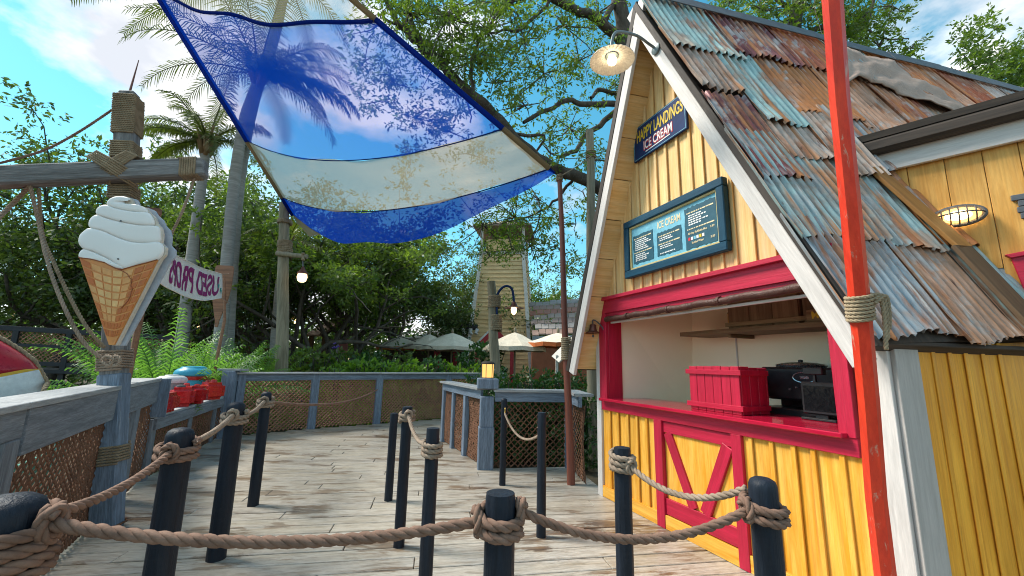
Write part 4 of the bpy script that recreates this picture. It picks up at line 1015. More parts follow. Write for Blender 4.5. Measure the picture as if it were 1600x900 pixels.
# ================================================================== rope barrier posts
BO = [  # top pixel, distance, height, radius, dome, label
    (18, 772, 1.32, 1.12, .105, 1, 'stout black rope post with domed cracked top in the near corner, thickest of all'),
    (283, 668, 2.38, 1.19, .080, 1, 'domed black rope post in front of the mast railing'),
    (370, 628, 3.71, 1.23, .082, 1, 'domed black rope post just left of the deck shelf end'),
    (417, 612, 4.96, 1.22, .066, 1, 'farthest domed black rope post, nearest the far railing'),
    (616, 645, 5.22, .99, .054, 0, 'bare short black post behind the pair in the middle of the deck'),
    (637, 635, 4.01, 1.19, .055, 0, 'slim black post with rope coil, middle of the three on the open deck'),
    (677, 668, 3.10, 1.16, .055, 0, 'slim flat topped black post with a triple rope coil below its top'),
    (782, 768, 1.62, 1.10, .064, 0, 'flat topped black rope post standing nearest at the middle of the view'),
    (788, 622, 5.94, 1.14, .050, 1, 'thin black post with brass ring in front of the netted corner rail'),
    (847, 644, 4.28, 1.14, .052, 0, 'thin black post holding the free end of the pale short rope'),
    (972, 698, 2.42, 1.15, .054, 0, 'flat topped black rope post in front of the yellow kiosk wall'),
    (1190, 745, 1.74, 1.15, .062, 1, 'domed black rope post closest to the red kiosk half door'),
]
BP = []
for (x, y, Y, H, r_, dome, lab) in BO:
    r_ *= .86; t = at(x, y, Y); c = V((t.x, t.y, 0)); H = t.z; BP.append((c, H, r_))
    b = thing('rope_post', lab, 'post', tuple(c), 'rope barrier posts on the deck')
    if dome: prof = [(r_ * 1.0, -.03), (r_, .3 * H), (r_ * .97, H - r_ * .9), (r_ * .95, H - r_ * .55), (r_ * .82, H - r_ * .25), (r_ * .55, H - r_ * .07), (r_ * .2, H)]
    else: prof = [(r_, -.03), (r_, .3 * H), (r_ * .97, H - .02), (r_ * .93, H - .004), (r_ * .5, H)]
    prof = [(a * (1 + random.uniform(-.012, .012)), z) for a, z in prof]
    mbp = MB(); nn = 28; irr = [1 + random.uniform(-.012, .012) + .018 * math.sin(3 * 2 * math.pi * j / nn + x) for j in range(nn)]
    for kk in random.sample(range(nn), 3): irr[kk] -= .05
    zs = []
    for i in range(len(prof) - 1):
        (ra_, za_), (rb_, zb_) = prof[i], prof[i + 1]; m_ = 6 if zb_ - za_ > .15 else 1
        zs += [(ra_ + (rb_ - ra_) * q / m_, za_ + (zb_ - za_) * q / m_) for q in range(m_)]
    zs.append(prof[-1]); vs = []
    for i, (rr2, zz) in enumerate(zs):
        for j in range(nn):
            f_ = (1 + (irr[j] - 1) * (.6 + .8 * abs(math.sin(zz * 5 + j))) + random.uniform(-.004, .004)) if i < len(zs) - 2 else 1
            vs.append(c + V((rr2 * f_ * math.cos(2 * math.pi * j / nn), rr2 * f_ * math.sin(2 * math.pi * j / nn), zz)))
    kz = len(zs); mbp.add(vs, [(i * nn + j, i * nn + (j + 1) % nn, (i + 1) * nn + (j + 1) % nn, (i + 1) * nn + j) for i in range(kz - 1) for j in range(nn)] + [tuple((kz - 1) * nn + j for j in range(nn))])
    mbp.build('shaft', MT['bollard'], b, True)
def coil(i, below, turns, rr, mat, parent, ph=0.0, dn=True):
    c, H, r_ = BP[i]; h = turns * rr * 1.95
    p = helix((c.x, c.y, 0), r_ + rr * .9, H - below, H - below - h, turns, 22, ph)
    for k, q in enumerate(p): q += V((random.uniform(-1, 1), random.uniform(-1, 1), random.uniform(-1, 1))) * rr * .10 + Z * (rr * .5 * math.sin(2 * math.pi * k / 22 + ph))
    return rope('coil', p, rr, mat, parent)
def attach(i, j, below, rr):
    """point on post i's coil facing post j"""
    a, H, r_ = BP[i]; b = BP[j][0] if isinstance(j, int) else V((j.x, j.y, 0)); d_ = (b - a).normalized()
    return a + d_ * (r_ + rr) + Z * (H - below)
def knot(p, d_, rr, mat, parent):
    """a loop that the span passes through at the post"""
    d_ = V(d_).normalized(); s_ = d_.cross(Z).normalized(); pts = []
    for q in range(15):
        t = 2 * math.pi * q / 12; pts.append(p + Z * (math.cos(t) * rr * 2.1) + s_ * (math.sin(t) * rr * 1.7) + d_ * (rr * .9 * (q / 14 - .3)))
    return rope('knot', pts, rr * .92, mat, parent)
def span_rope(name, label, i, j, sag, bi, bj, rr, mat, coils, knots=()):
    th = thing(name, label, 'rope', tuple(BP[i][0]), 'ropes strung between the posts')
    a = attach(i, j, bi, rr); b = attach(j, i, bj, rr) if isinstance(j, int) else j
    rope('span', cat(a, b, sag, 30), rr, mat, th)
    for (k, below, turns, ph) in coils: coil(k, below, turns, rr, mat, th, ph)
    for (k, side) in knots:
        p, d_ = (a, b - a) if side == 0 else (b, a - b); knot(p, d_, rr, mat, th)
    return th
RR_ = .0185
span_rope('barrier_rope', 'thick brown rope sagging across the foreground between the near corner post and middle post', 0, 7, .06, .085, .095, .0195, MT['rope'], [(0, .065, 4.2, .6), (7, .055, 2.0, 0)], [(0, 0), (7, 1)])
span_rope('barrier_rope', 'brown rope dipping from the near middle post toward the post at the half door', 7, 11, .10, .066, .12, .0175, MT['rope'], [(11, .085, 2.1, 1)], [(11, 1), (7, 0)])
span_rope('barrier_rope', 'tan rope between the two posts in front of the yellow kiosk wall', 10, 11, .085, .09, .06, .0155, MT['rope_pale'], [(10, .035, 3.1, 2)], [(10, 0)])
span_rope('barrier_rope', 'brown rope rising from the near corner post to the domed post by the mast', 0, 1, .05, .10, .115, .019, MT['rope'], [(1, .075, 2.1, 0)], [(1, 1)])
span_rope('barrier_rope', 'tan rope between the two domed posts along the mast railing', 1, 2, .035, .11, .10, .020, MT['rope_pale'], [(2, .085, 2.1, 0)], [(2, 1)])
span_rope('barrier_rope', 'tan rope between the shelf end post and the farthest domed post', 2, 3, .05, .12, .10, .020, MT['rope_pale'], [(3, .075, 2.4, 0)], [(3, 1)])
ep = BK[2] + V((.0, -.12, .86))
span_rope('barrier_rope', 'thin brown rope reaching from the farthest domed post to the far railing', 3, ep, .16, .12, 0, .017, MT['rope'], [], [])
span_rope('barrier_rope', 'tan rope drooping between the two coiled slim posts on the open deck', 5, 6, .10, .07, .10, .017, MT['rope_pale'], [(5, .05, 2.6, 0), (6, .09, 3.3, 1)], [(5, 0)])
pr = span_rope('barrier_rope', 'short pale rope with brass ring between the two thin posts by the netted rail', 8, 9, .16, .20, .22, .014, MT['rope_pale'], [], [])
a = attach(8, 9, .16, .014)
MB().tube([a + Z * .03 * math.cos(t) + FU * .016 * math.sin(t) for t in [2 * math.pi * q / 14 for q in range(15)]], .006, 6, False).build('ring', pm('brass', (.5, .33, .10), None, .35, var=0, bmp=0, metal=.8), pr, True)

# ================================================================== mast with yard
mast = thing('wooden_mast', 'square weathered grey mast with crossbeam and rope lashings at the railing', 'mast')
m0 = gz(166, 826); m1 = at(202, 145, 4.19); mast.location = m0; WM[mast] = Matrix.Translation(m0)
md = (m1 - m0).normalized(); MW = .205
def ms(z): return m0 + md * ((z) / md.z)
mfn = V((.25, -1, 0)).normalized()
mi = lambda x0, y0: None
def mastz(ypx):                      # height on the mast seen at photo row ypx
    lo, hi = 0.0, m1.z
    for _ in range(40):
        mid = (lo + hi) / 2; p_ = ms(mid); v_ = p_ - O; y_ = 450 - F * v_.dot(UP) / v_.dot(FW)
        if y_ > ypx: lo = mid
        else: hi = mid
    return lo
board('shaft', ms(-.02), ms(1.42), MW, MW * .85, mfn, MT['blue_wood'], mast, .015)
board('shaft', ms(1.40), ms(mastz(150)), MW * .90, MW * .76, mfn, MT['mast_wood'], mast, .018)
board('top_block', ms(mastz(152)), ms(mastz(143)), MW * .76, MW * .62, mfn, MT['mast_wood'], mast, .02)
sp = ms(mastz(146)); MB().tube([sp, sp + V((.03, 0, .42))], [.012, .004], 6).build('spike', MT['bronze'], mast)
def sqwrap(za, zb, wf, hf, name='rope_lashing', turns=None, rr=.0115, mat='lash'):
    L = zb - za; n = turns or max(2, int(L / (rr * 1.9))); yv = md.cross(mfn).normalized(); xv = (mfn - md * mfn.dot(md)).normalized(); pts = []
    a, b = MW * wf / 2 + rr * .6, MW * hf / 2 + rr * .6
    for t in range(n):
        for q, (sx, sy) in enumerate(((1, 1), (1, -1), (-1, -1), (-1, 1))):
            for e in (-.12, .12):
                z_ = za + L * (t + (q + e) / 4 + .03) / n
                ang = {0: (1, 1), 1: (1, -1), 2: (-1, -1), 3: (-1, 1)}[q]
                if q % 2 == 0: o_ = yv * (ang[1] * (a if e > -1 else a)) + xv * (ang[0] * b)
                else: o_ = yv * (ang[1] * a) + xv * (ang[0] * b)
                # round the corner by pulling the two samples toward their sides
                prev = yv if q % 2 == 0 else xv
                k_ = .25 * rr * 2
                o_ = o_ * 1.0
                pts.append(ms(z_) + o_)
    return rope(name, pts, rr, MT[mat], mast, per=6, sides=5)
for (ya, yb, wf, hf) in ((212, 152, .90, .76), (249, 224, .90, .76), (312, 291, .90, .76)): sqwrap(mastz(ya), mastz(yb), wf, hf)
sqwrap(mastz(578), mastz(546), .92, .80, rr=.013, mat='rope_pale'); sqwrap(mastz(724), mastz(694), 1.0, .85, rr=.0125); sqwrap(mastz(832), mastz(818), 1.0, .85, rr=.011, mat='net')
# yard
yz = mastz(266); yc = ms(yz) + mfn * (MW * .40 + .05)
yl, yr = onpl(-60, 280, yc, mfn), onpl(322, 263, yc, mfn)
board('crossbeam', yl, yr, .205, .15, mfn, MT['mast_wood'], mast, .02)
yd = (yr - yl).normalized()
mb = MB(); e = yr - yd * .22
yz_ax = yd; up_ = mfn.cross(yd).normalized()
pts = []
for k in range(8):
    for (sx, sy) in ((1, 1), (1, -1), (-1, -1), (-1, 1)): pts.append(e + yd * (.022 * k + .0055 * len(pts) % 4 * 0) + up_ * sx * .098 + mfn * sy * .080)
rope('rope_lashing', pts, .0115, MT['lash'], mast, per=6, sides=5)
for sgn in (1, -1):
    for k in range(6):
        o_ = (k - 2.5) * .022; rise = .15
        a_ = yc + yd * (-.165 * sgn + o_ * .75) + up_ * (.100 + o_ * .5 * sgn)
        b_ = yc + yd * (.125 * sgn + o_ * .75) - up_ * (.165 - o_ * .75 * sgn)
        dpt = .080 + (.022 if sgn > 0 else .0)
        rope('rope_lashing', [a_ + yd * (.08 * sgn) - mfn * .22, a_ - mfn * .05, a_ + mfn * (dpt - .015) - up_ * .012, lerp(a_, b_, .5) + mfn * (dpt + .012), lerp(a_, b_, .78) + mfn * (dpt - .01), b_ + mfn * (dpt - .09), b_ - mfn * .14], .0115, MT['lash'], mast, per=6, sides=5)
# ropes hanging from the yard
def hang(label, pts, rr=.017, mat='rope_pale', n=1):
    t_ = thing('hanging_rope', label, 'rope', tuple(V(pts[0])))
    for k in range(n):
        rope('strand_line', smoothpath([V(p_) + V((.0, .0, 0)) + mfn.cross(Z) * (.0) for p_ in pts], 8), rr, MT[mat], t_)
    return t_
ya = onpl(47, 290, yc, mfn)
hang('tan rope looping low from the crossbeam down to the mast lashing', [ya, at(60, 345, 4.0), at(72, 400, 3.95), at(92, 460, 3.9), at(118, 515, 3.95), at(140, 545, 4.0), at(166, 563, 4.08)])
hang('greenish tan rope looping beside it from the crossbeam, the shorter loop', [ya + V((.02, .06, 0)), at(66, 365, 4.1), at(84, 410, 4.05), at(110, 466, 4.0), at(136, 512, 4.0), at(163, 543, 4.1)], .0165, 'lash')
hang('doubled tan rope running off to the left below the crossbeam', [ya, at(22, 316, 4.0), at(-8, 346, 3.9), at(-40, 372, 3.8)], .021)
hang('taut dark rope from the mast head down to the left', [ms(mastz(168)) - yd * .12, at(120, 208, 4.0), at(60, 238, 3.9), at(-30, 262, 3.7)], .0125, 'rope')
hang('tan rope from the crossbeam end down to the back of the cone sign', [yr - yd * .08, at(285, 330, 4.25), at(256, 388, 4.35)], .014)
tie = thing('rope_knot', 'pale knotted rope tied round the mast lashing', 'rope', tuple(at(172, 564, 4.0)))
for k in range(2): rope('loop', smoothpath([at(158 + 14 * k, 566, 4.0), at(166 + 14 * k, 556, 3.96), at(178 + 10 * k, 562, 3.95), at(170 + 12 * k, 571, 3.96), at(160 + 12 * k, 565, 3.97)], 5), .014, MT['rope_pale'], tie)
# ================================================================== ice cream cone sign
cs = thing('cone_sign', 'big flat soft serve ice cream cone sign with white swirl on the mast', 'sign')
sp0 = at(188, 430, 3.80); cn = (V((.10, -1, -.02))).normalized(); cs.location = sp0 - Z * .9; WM[cs] = Matrix.Translation(cs.location)
cX = V((cn.y * -1, cn.x, 0)).normalized(); cY = cn.cross(cX)
CM = Matrix((cX, cY, cn)).transposed().to_4x4(); CM.translation = sp0; CMi = CM.inverted()
def cp(x, y):                        # sign tracing (in a 600 x 900 crop) -> sign plane
    q = CMi @ onpl(100 + x / 3.3333, 290 + y / 3.3333, sp0, cn); return (q.x, q.y)
T1 = [(222,100),(230,75),(260,58),(300,55),(335,62),(342,76),(325,72),(312,82),(318,95),(345,100),(390,103),(420,115),(435,140),(380,138),(310,128),(260,115)]
T2 = [(170,150),(168,125),(190,105),(222,100),(260,115),(310,128),(380,138),(435,140),(460,163),(470,190),(462,208),(400,207),(330,196),(260,181),(210,165)]
T3 = [(135,220),(126,192),(140,165),(170,150),(210,165),(260,181),(330,196),(400,207),(462,208),(492,215),(500,250),(495,295),(420,300),(340,291),(270,266),(200,235)]
T4 = [(100,330),(76,300),(80,260),(110,230),(135,220),(200,235),(270,266),(340,291),(420,300),(495,295),(519,322),(514,358),(490,386),(440,400),(380,415),(315,435),(250,392),(190,362),(140,340)]
T5 = [(80,376),(78,350),(100,330),(140,340),(190,362),(250,392),(315,435),(275,431),(230,411),(190,395),(130,380)]
OUT = [(80,376),(78,350),(100,330),(76,300),(80,260),(110,230),(135,220),(126,192),(140,165),(170,150),(168,125),(190,105),(222,100),(230,75),(260,58),(300,55),(335,62),(342,76),(345,100),(390,103),(420,115),(435,140),(460,163),(470,190),(492,215),(500,250),(495,295),(519,322),(514,358),(490,386),(262,832),(236,832)]
prism('back_panel', [(p_[0] + .015, p_[1]) for p_ in map(lambda q: cp(*q), OUT)][::-1], .03, CM @ Matrix.Translation((0, 0, -.042)), MT['cream_line'], cs)
def pillow(name, pts, h, z0, mat):
    import mathutils
    P = [V((*cp(*q), 0)) for q in pts]
    # subdivide and soften the outline
    Q = []
    for i in range(len(P)):
        a, b, c, d = P[i - 1], P[i], P[(i + 1) % len(P)], P[(i + 2) % len(P)]
        for j in range(3):
            t = j / 3; Q.append(.5 * ((2 * b) + (c - a) * t + (2 * a - 5 * b + 4 * c - d) * t * t + (3 * b - a - 3 * c + d) * t ** 3))
    n = len(Q); c = sum(Q, V((0, 0, 0))) / n
    # axis of the tier: shrink toward its long mid line
    vs = []; rings = ((1, 0), (.985, h * .45), (.93, h * .75), (.80, h * .93), (.55, h))
    for s_, z_ in rings:
        for q in Q: vs.append((c.x + (q.x - c.x) * (1 - (1 - s_) * .55), c.y + (q.y - c.y) * s_, z0 + z_))
    fs = [(i * n + j, i * n + (j + 1) % n, (i + 1) * n + (j + 1) % n, (i + 1) * n + j) for i in range(len(rings) - 1) for j in range(n)]
    base = (len(rings) - 1) * n
    tri = mathutils.geometry.tessellate_polygon([[V(vs[base + j]) for j in range(n)]])
    fs += [tuple(base + q for q in t_) for t_ in tri]
    bm = bmesh.new(); bv = [bm.verts.new(v_) for v_ in vs]
    for f in fs:
        try: bm.faces.new([bv[i] for i in f])
        except ValueError: pass
    bmesh.ops.recalc_face_normals(bm, faces=bm.faces)
    me = bpy.data.meshes.new(name); bm.to_mesh(me); bm.free(); me.polygons.foreach_set('use_smooth', [True] * len(me.polygons))
    return link(name, me, cs, CM, mat)
for k, T_ in enumerate((T1, T2, T3, T4, T5)): pillow('swirl_tier', T_, .024, -.012 + .004 * (k % 2), MT['cream_paint'])
CO = [(82,374),(130,380),(190,395),(230,411),(275,431),(315,435),(380,415),(440,400),(488,386),(262,830),(236,830)]
conep = prism('cone', [cp(*q) for q in CO], .02, CM @ Matrix.Translation((0, 0, -.015)), MT['cone'], cs, 0)
# waffle cells, each a thin raised pad
def cone_pt(s, t):                    # s across 0..1, t down 0..1
    yl_ = 372 + 458 * t; xl = 82 + 156 * t; xr = 488 - 228 * t
    x = xl + (xr - xl) * s
    top = 372 + 62 * math.sin(min(s / .6, 1) * math.pi / 2) - (45 * max(0, (s - .6) / .4))
    y = top + (830 - top) * t + 10 * math.sin(math.pi * s) * (1 - t)
    return x, y
NCX, NCY = 7, 10
for i in range(NCX):
    for j in range(NCY):
        s0, s1 = (i + .07) / NCX, (i + .93) / NCX; t0, t1 = (j + .10) / NCY, (j + .90) / NCY
        if (cone_pt(s1, t1)[0] - cone_pt(s0, t1)[0]) < 5: continue
        q = [cone_pt(s0, t0), cone_pt(s1, t0), cone_pt(s1, t1), cone_pt(s0, t1)]
        dl = math.hypot((i + .12 * j - 2.6) / 2.4, (j - 2.4) / 4.2); lit = 'cone_lit' if dl < .62 else 'cone_half_lit' if dl < .98 else 'cone_dark'  # highlight painted into the sign's cone: cells step from lit to dark
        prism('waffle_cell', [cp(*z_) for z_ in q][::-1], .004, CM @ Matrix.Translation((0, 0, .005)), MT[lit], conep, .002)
for i in range(1, NCX): pass
def coneline(pts, r_, name='wafer_edge'):
    MB().tube([CM @ V((*cp(*q), .010)) for q in pts], r_, 5).build(name, MT['cone_edge'], conep)
coneline([(80,375),(130,381),(165,388),(190,396),(215,400),(235,413),(275,432),(310,436),(380,416),(440,401),(489,387)], .004)
coneline([(275,432),(310,445),(335,462),(345,480),(358,490),(352,520),(360,535),(350,575),(338,600),(325,615),(300,640)], .004)
MB().tube([CM @ V((*cp(306, 188), .02)), CM @ V((*cp(306, 188), .026))], .008, 8).tube([CM @ V((*cp(290, 384), .012)), CM @ V((*cp(290, 384), .022))], .008, 8).build('screw', MT['grey_metal'], cs)
B2 = [(p_[0], p_[1]) for p_ in map(lambda q: cp(*q), OUT)][::-1]
side = Matrix.Translation((.035, .0, -.085)) @ Matrix.Rotation(R(9), 4, 'Y')
prism('rear_panel', B2, .03, CM @ side, MT['board_back'], cs)

# ================================================================== banner between two oars
def oar(label, xpx, ytop, ybl, Y, wpx, ybase=None):
    t_ = at(xpx, ytop, Y); b_ = V((t_.x + .02, t_.y, -.40)); m_ = at(xpx - 1, ybl, Y); hw = wpx * Y / F / 2
    o_ = thing('wooden_oar', label, 'oar', tuple(b_), 'brown oars holding the banner')
    n_ = V((.15, -1, 0)).normalized(); X = V((-n_.y, n_.x, 0)); dn_ = (b_ - t_).normalized()
    Lb = (t_ - m_).length; Mo = frame(t_, X, Zv=n_)
    prof = [(0, .80), (.02, .95), (.06, 1), (.4, 1.0), (.6, .85), (.8, .55), (1.0, .22), (1.12, .14)]
    pts = [(w_ * hw, -a * Lb) for a, w_ in prof] + [(-w_ * hw, -a * Lb) for a, w_ in prof[::-1]]
    prism('blade', pts[::-1], .03, Mo @ Matrix.Translation((0, 0, -.015)), MT['brown_wood'], o_, 0)
    MB().tube([t_ - Z * .05 - n_ * .0, m_ + n_ * .004, b_], [.012, .032, .034], 8).build('loom', MT['brown_wood'], o_, True)
    return t_, m_
ot, om = oar('brown wooden oar standing upright behind the shelf, banner tied to its blade', 352, 415, 500, 9.3, 27)
ot2, om2 = oar('brown wooden oar mostly hidden behind the cone sign', 240, 325, 400, 4.75, 24)
bn_ = thing('cloth_banner', 'white cloth banner with mirrored purple lettering strung between the oars', 'banner')
TOPP = [(238, 362, 4.70), (262, 388, 5.2), (286, 404, 6.2), (318, 419, 7.6), (347, 428, 9.15)]
BOTP = [(232, 424, 4.70), (255, 446, 5.2), (283, 461, 6.2), (316, 470, 7.6), (346, 466, 9.15)]
tp_ = smoothpath([at(*q) for q in TOPP], 8); bt_ = smoothpath([at(*q) for q in BOTP], 8)
bn_.location = bt_[0]; WM[bn_] = Matrix.Translation(bt_[0]); nb_ = len(tp_) - 1
def ban(s, t, o_=0.0):
    x = max(0, min(s, .9999)) * nb_; i = int(x); f = x - i
    a, b = tp_[i].lerp(tp_[i + 1], f), bt_[i].lerp(bt_[i + 1], f); d_ = (tp_[min(i + 1, nb_)] - tp_[i]).normalized(); n_ = d_.cross(Z).normalized()
    if n_.x < 0: n_ = -n_
    return b.lerp(a, t) + n_ * (o_ + .012 * math.sin(s * 19 + t * 3))
vs = [ban(i / 40, j / 8, s_ * .002) for s_ in (1, -1) for i in range(41) for j in range(9)]
fs = [(i * 9 + j, (i + 1) * 9 + j, (i + 1) * 9 + j + 1, i * 9 + j + 1) for i in range(40) for j in range(8)]
MB().add(vs, fs + [tuple(41 * 9 + q for q in f[::-1]) for f in fs]).build('cloth', MT['cloth'], bn_, 'all')
for tt in (.015, .985): MB().tube([ban(i / 30, tt, .006) for i in range(31)], .008, 6).build('hem', MT['cloth'], bn_, True)
def banner_text(body, s0, s1, t0, t1, mat, wob=0):
    me = text_mesh(body, 1, .03); xs = [v_.co.x for v_ in me.vertices]; ys = [v_.co.y for v_ in me.vertices]; a, b, c, d = min(xs), max(xs), min(ys), max(ys)
    bm = bmesh.new(); bm.from_mesh(me); bmesh.ops.subdivide_edges(bm, edges=[e_ for e_ in bm.edges if e_.calc_length() > .12], cuts=2); bmesh.ops.triangulate(bm, faces=bm.faces)
    for v_ in bm.verts:
        x = 1 - (v_.co.x - a) / (b - a); y = (v_.co.y - c) / (d - c)
        q = ban(s0 + (s1 - s0) * x + wob * math.sin(y * 7 + x * 25), t0 + (t1 - t0) * y + wob * 2 * math.sin(x * 31), .007); v_.co = q - bt_[0]
    bm.to_mesh(me); bm.free(); me.name = 'lettering'
    return link('lettering', me, bn_, Matrix.Translation(bt_[0]), mat)
banner_text('USED PROPS', .30, .93, .14, .86, MT['letter_magenta'], .006)
for (s_, t_) in ((.92, .45), (.955, .30), (.965, .22)):
    MB().add([ban(s_, t_, .008), ban(s_ + .012, t_ - .05, .008), ban(s_ + .018, t_ + .10, .008), ban(s_ - .006, t_ + .13, .008)], [(0, 1, 2, 3)]).build('paint_mark', MT['letter_teal'], bn_)
for k, a in enumerate((ot, om)):
    rope('tie', [ban(.99, .98 - .96 * k), at(352 + 6, 428 if k == 0 else 474, 9.2)], .009, MT['rope_pale'], bn_)

# ================================================================== cans and tubs on the shelf
def rbox(name, sz, bev, mat, parent, M, segs=3):
    bm = bmesh.new(); bmesh.ops.create_cube(bm, size=1); bmesh.ops.scale(bm, vec=sz, verts=bm.verts); bmesh.ops.translate(bm, vec=(0, 0, sz[2] / 2), verts=bm.verts)
    bmesh.ops.bevel(bm, geom=list(bm.edges), offset=bev, segments=segs, affect='EDGES')
    me = bpy.data.meshes.new(name); bm.to_mesh(me); bm.free(); me.polygons.foreach_set('use_smooth', [True] * len(me.polygons)); me.set_sharp_from_angle(angle=R(35))
    return link(name, me, parent, M, mat)
def can(label, px, Y, sz, rot, caps):
    p = at(px, 600, Y); p.z = SZ
    c = thing('fuel_can', label, 'fuel can', tuple(p), 'red fuel cans on the shelf'); M = Matrix.Translation(p) @ Matrix.Rotation(rot, 4, 'Z')
    rbox('body', sz, min(sz) * .2, MT['can_red'], c, M)
    MB().tube([M @ V((sz[0] / 2 * .92 * a, sz[1] / 2 * .92 * b, sz[2] * .5)) for a, b in ((-1, -1.08), (1, -1.08), (1.09, 0), (1, 1.08), (-1, 1.08), (-1.09, 0), (-1, -1.08))], .008, 5, False).build('seam', MT['can_red'], c, True)
    for (cx, cy, r_, h_, mt) in caps:
        MB().lathe([(r_ * 1.1, -.01), (r_ * 1.1, h_ * .5), (r_, h_), (r_ * .4, h_ * 1.15)], M @ V((cx, cy, sz[2])), 14).build('filler_cap', MT[mt], c, True)
    return c, M
ra = math.atan2(sd_.y, sd_.x)
can('rounded red fuel can nearest the tall railing end', 258, 6.15, (.36, .34, .27), ra, [(-.05, 0, .04, .02, 'can_red')])
c_, M_ = can('long red fuel can with dark cap in the middle of the shelf', 288, 7.0, (.58, .34, .30), ra + .25, [(-.14, .03, .055, .03, 'grey_metal'), (.10, -.03, .04, .045, 'can_red')])
can('red fuel can pressed against the end of the long can', 309, 7.35, (.30, .32, .29), ra + .1, [(-.03, .0, .035, .03, 'can_red')])
c_, M_ = can('boxy red fuel can with two caps at the far end of the shelf', 331, 8.2, (.56, .34, .31), ra + .5, [(-.10, .0, .05, .05, 'can_red'), (.12, .04, .035, .035, 'can_red')])
p = at(267, 600, 7.3); p.z = 0; wt = thing('galvanised_bin', 'grey bin with weathered round white lid behind the fuel cans', 'bin', (p.x, p.y, SZ))
MB().lathe([(.17, .162), (.185, .50)], p + Z * .66, 24).build('drum', MT['galv'], wt, True)
MB().lathe([(.215, .50), (.225, .54), (.21, .58), (.16, .61), (.15, .607), (.10, .615), (.09, .63), (.04, .633)], p + Z * .66, 28).build('lid', MT['tub_white'], wt, True)
p = at(299, 600, 8.5); p.z = SZ - .64; tb = thing('blue_tub', 'turquoise plastic tub with red band behind the fuel cans', 'tub', (p.x, p.y, SZ))
MB().lathe([(.25, .64), (.27, .8), (.28, 1.0)], p + Z * .0, 28).build('body', MT['tub_blue'], tb, True)
MB().lathe([(.278, .97), (.29, .98), (.29, 1.04), (.278, 1.05)], p, 28).build('band', MT['can_red'], tb, True)
MB().lathe([(.28, 1.0), (.282, 1.05), (.31, 1.065), (.315, 1.10), (.29, 1.155), (.25, 1.185), (.22, 1.195), (.20, 1.225), (.14, 1.235), (.03, 1.238)], p, 28).build('lid', MT['tub_blue'], tb, True)
# teal crate seen through the net, upturned dinghy behind the rail
tc_ = thing('painted_crate', 'turquoise painted slatted crate glimpsed through the brown netting', 'crate', tuple(lerp(LR0, LR1, .62) - fn * .5 - Z * .4))
for k in range(7):
    a = lerp(LR0, LR1, .47) - fn * .42 + Z * (-.3 + .155 * k); b = lerp(LR0, LR1, .80) - fn * .42 + Z * (-.3 + .155 * k)
    board('slat', a, b, .14, .025, fn, MT['teal_paint'], tc_)
for q in (.48, .635, .79): board('upright', lerp(LR0, LR1, q) - fn * .455 - Z * .40, lerp(LR0, LR1, q) - fn * .455 + Z * .75, .08, .04, fn, MT['teal_paint'], tc_)
dg = thing('upturned_dinghy', 'upturned dinghy with red bottom, yellow stripe and white side behind the rail', 'boat')
bo = at(60, 606, 4.1); bx_ = (at(-140, 606, 3.6) - bo); bx_.z = 0; bx_.normalize(); by_ = Z.cross(bx_).normalized()
if by_.y < 0: by_ = -by_
dg.location = V((bo.x, bo.y, -.4)); WM[dg] = Matrix.Translation(dg.location)
zg = bo.z - .10
def hull(s, t):                      # s from bow 0 to stern 1, t from gunwale -1 over the keel 0 to the other gunwale 1
    L = 3.0; hw = .62 * math.sin(math.pi / 2 * min(1, (s + .02) * 1.9)) ** .75; hh = .22 + .72 * (math.sin(math.pi / 2 * min(1, s * 2.4)) ** .62)
    a = abs(t) * math.pi / 2
    return bo + bx_ * (s * L - .02 * (1 - abs(t))) + by_ * (.55 + math.copysign(1, t) * hw * math.sin(a) ** .8) + Z * (zg - bo.z + hh * math.cos(a) ** .75 - .12)
zl = lambda c: 1.47 - .30 * min(1.2, (c - bo).dot(bx_))
def tcross(s, dz):
    lo, hi = 0.0, 1.0
    for _ in range(24):
        mid = (lo + hi) / 2; c = hull(s, mid)
        if c.z > zl(c) + dz: lo = mid
        else: hi = mid
    return lo
def band(name, f0, f1, mat):
    mb = MB(); ns, k = 40, 10
    for sg in (1, -1):
        vs = [hull(i / ns, sg * max(1e-4, f0(i / ns) + (f1(i / ns) - f0(i / ns)) * j / k)) for i in range(ns + 1) for j in range(k + 1)]
        mb.add(vs, [(i * (k + 1) + j, (i + 1) * (k + 1) + j, (i + 1) * (k + 1) + j + 1, i * (k + 1) + j + 1) for i in range(ns) for j in range(k)])
    o_ = mb.build(name, mat, dg, 'all'); sm_ = o_.modifiers.new('s', 'SOLIDIFY'); sm_.thickness = .012; return o_
band('bottom', lambda s: 0.0, lambda s: tcross(s, .016), MT['hull_red']); band('stripe', lambda s: tcross(s, .016), lambda s: tcross(s, -.016), MT['hull_yellow']); band('topside', lambda s: tcross(s, -.016), lambda s: 1.0, MT['hull_white'])
rope('keel_rope', [hull(s, .0) + Z * .02 for s in [i / 24 for i in range(25)]], .022, MT['lash'], dg)
rope('stem_rope', smoothpath([hull(0, 0) + Z * .02, bo + by_ * .3 - Z * .05 - bx_ * .02, bo + by_ * .2 - Z * .3], 5), .022, MT['lash'], dg)

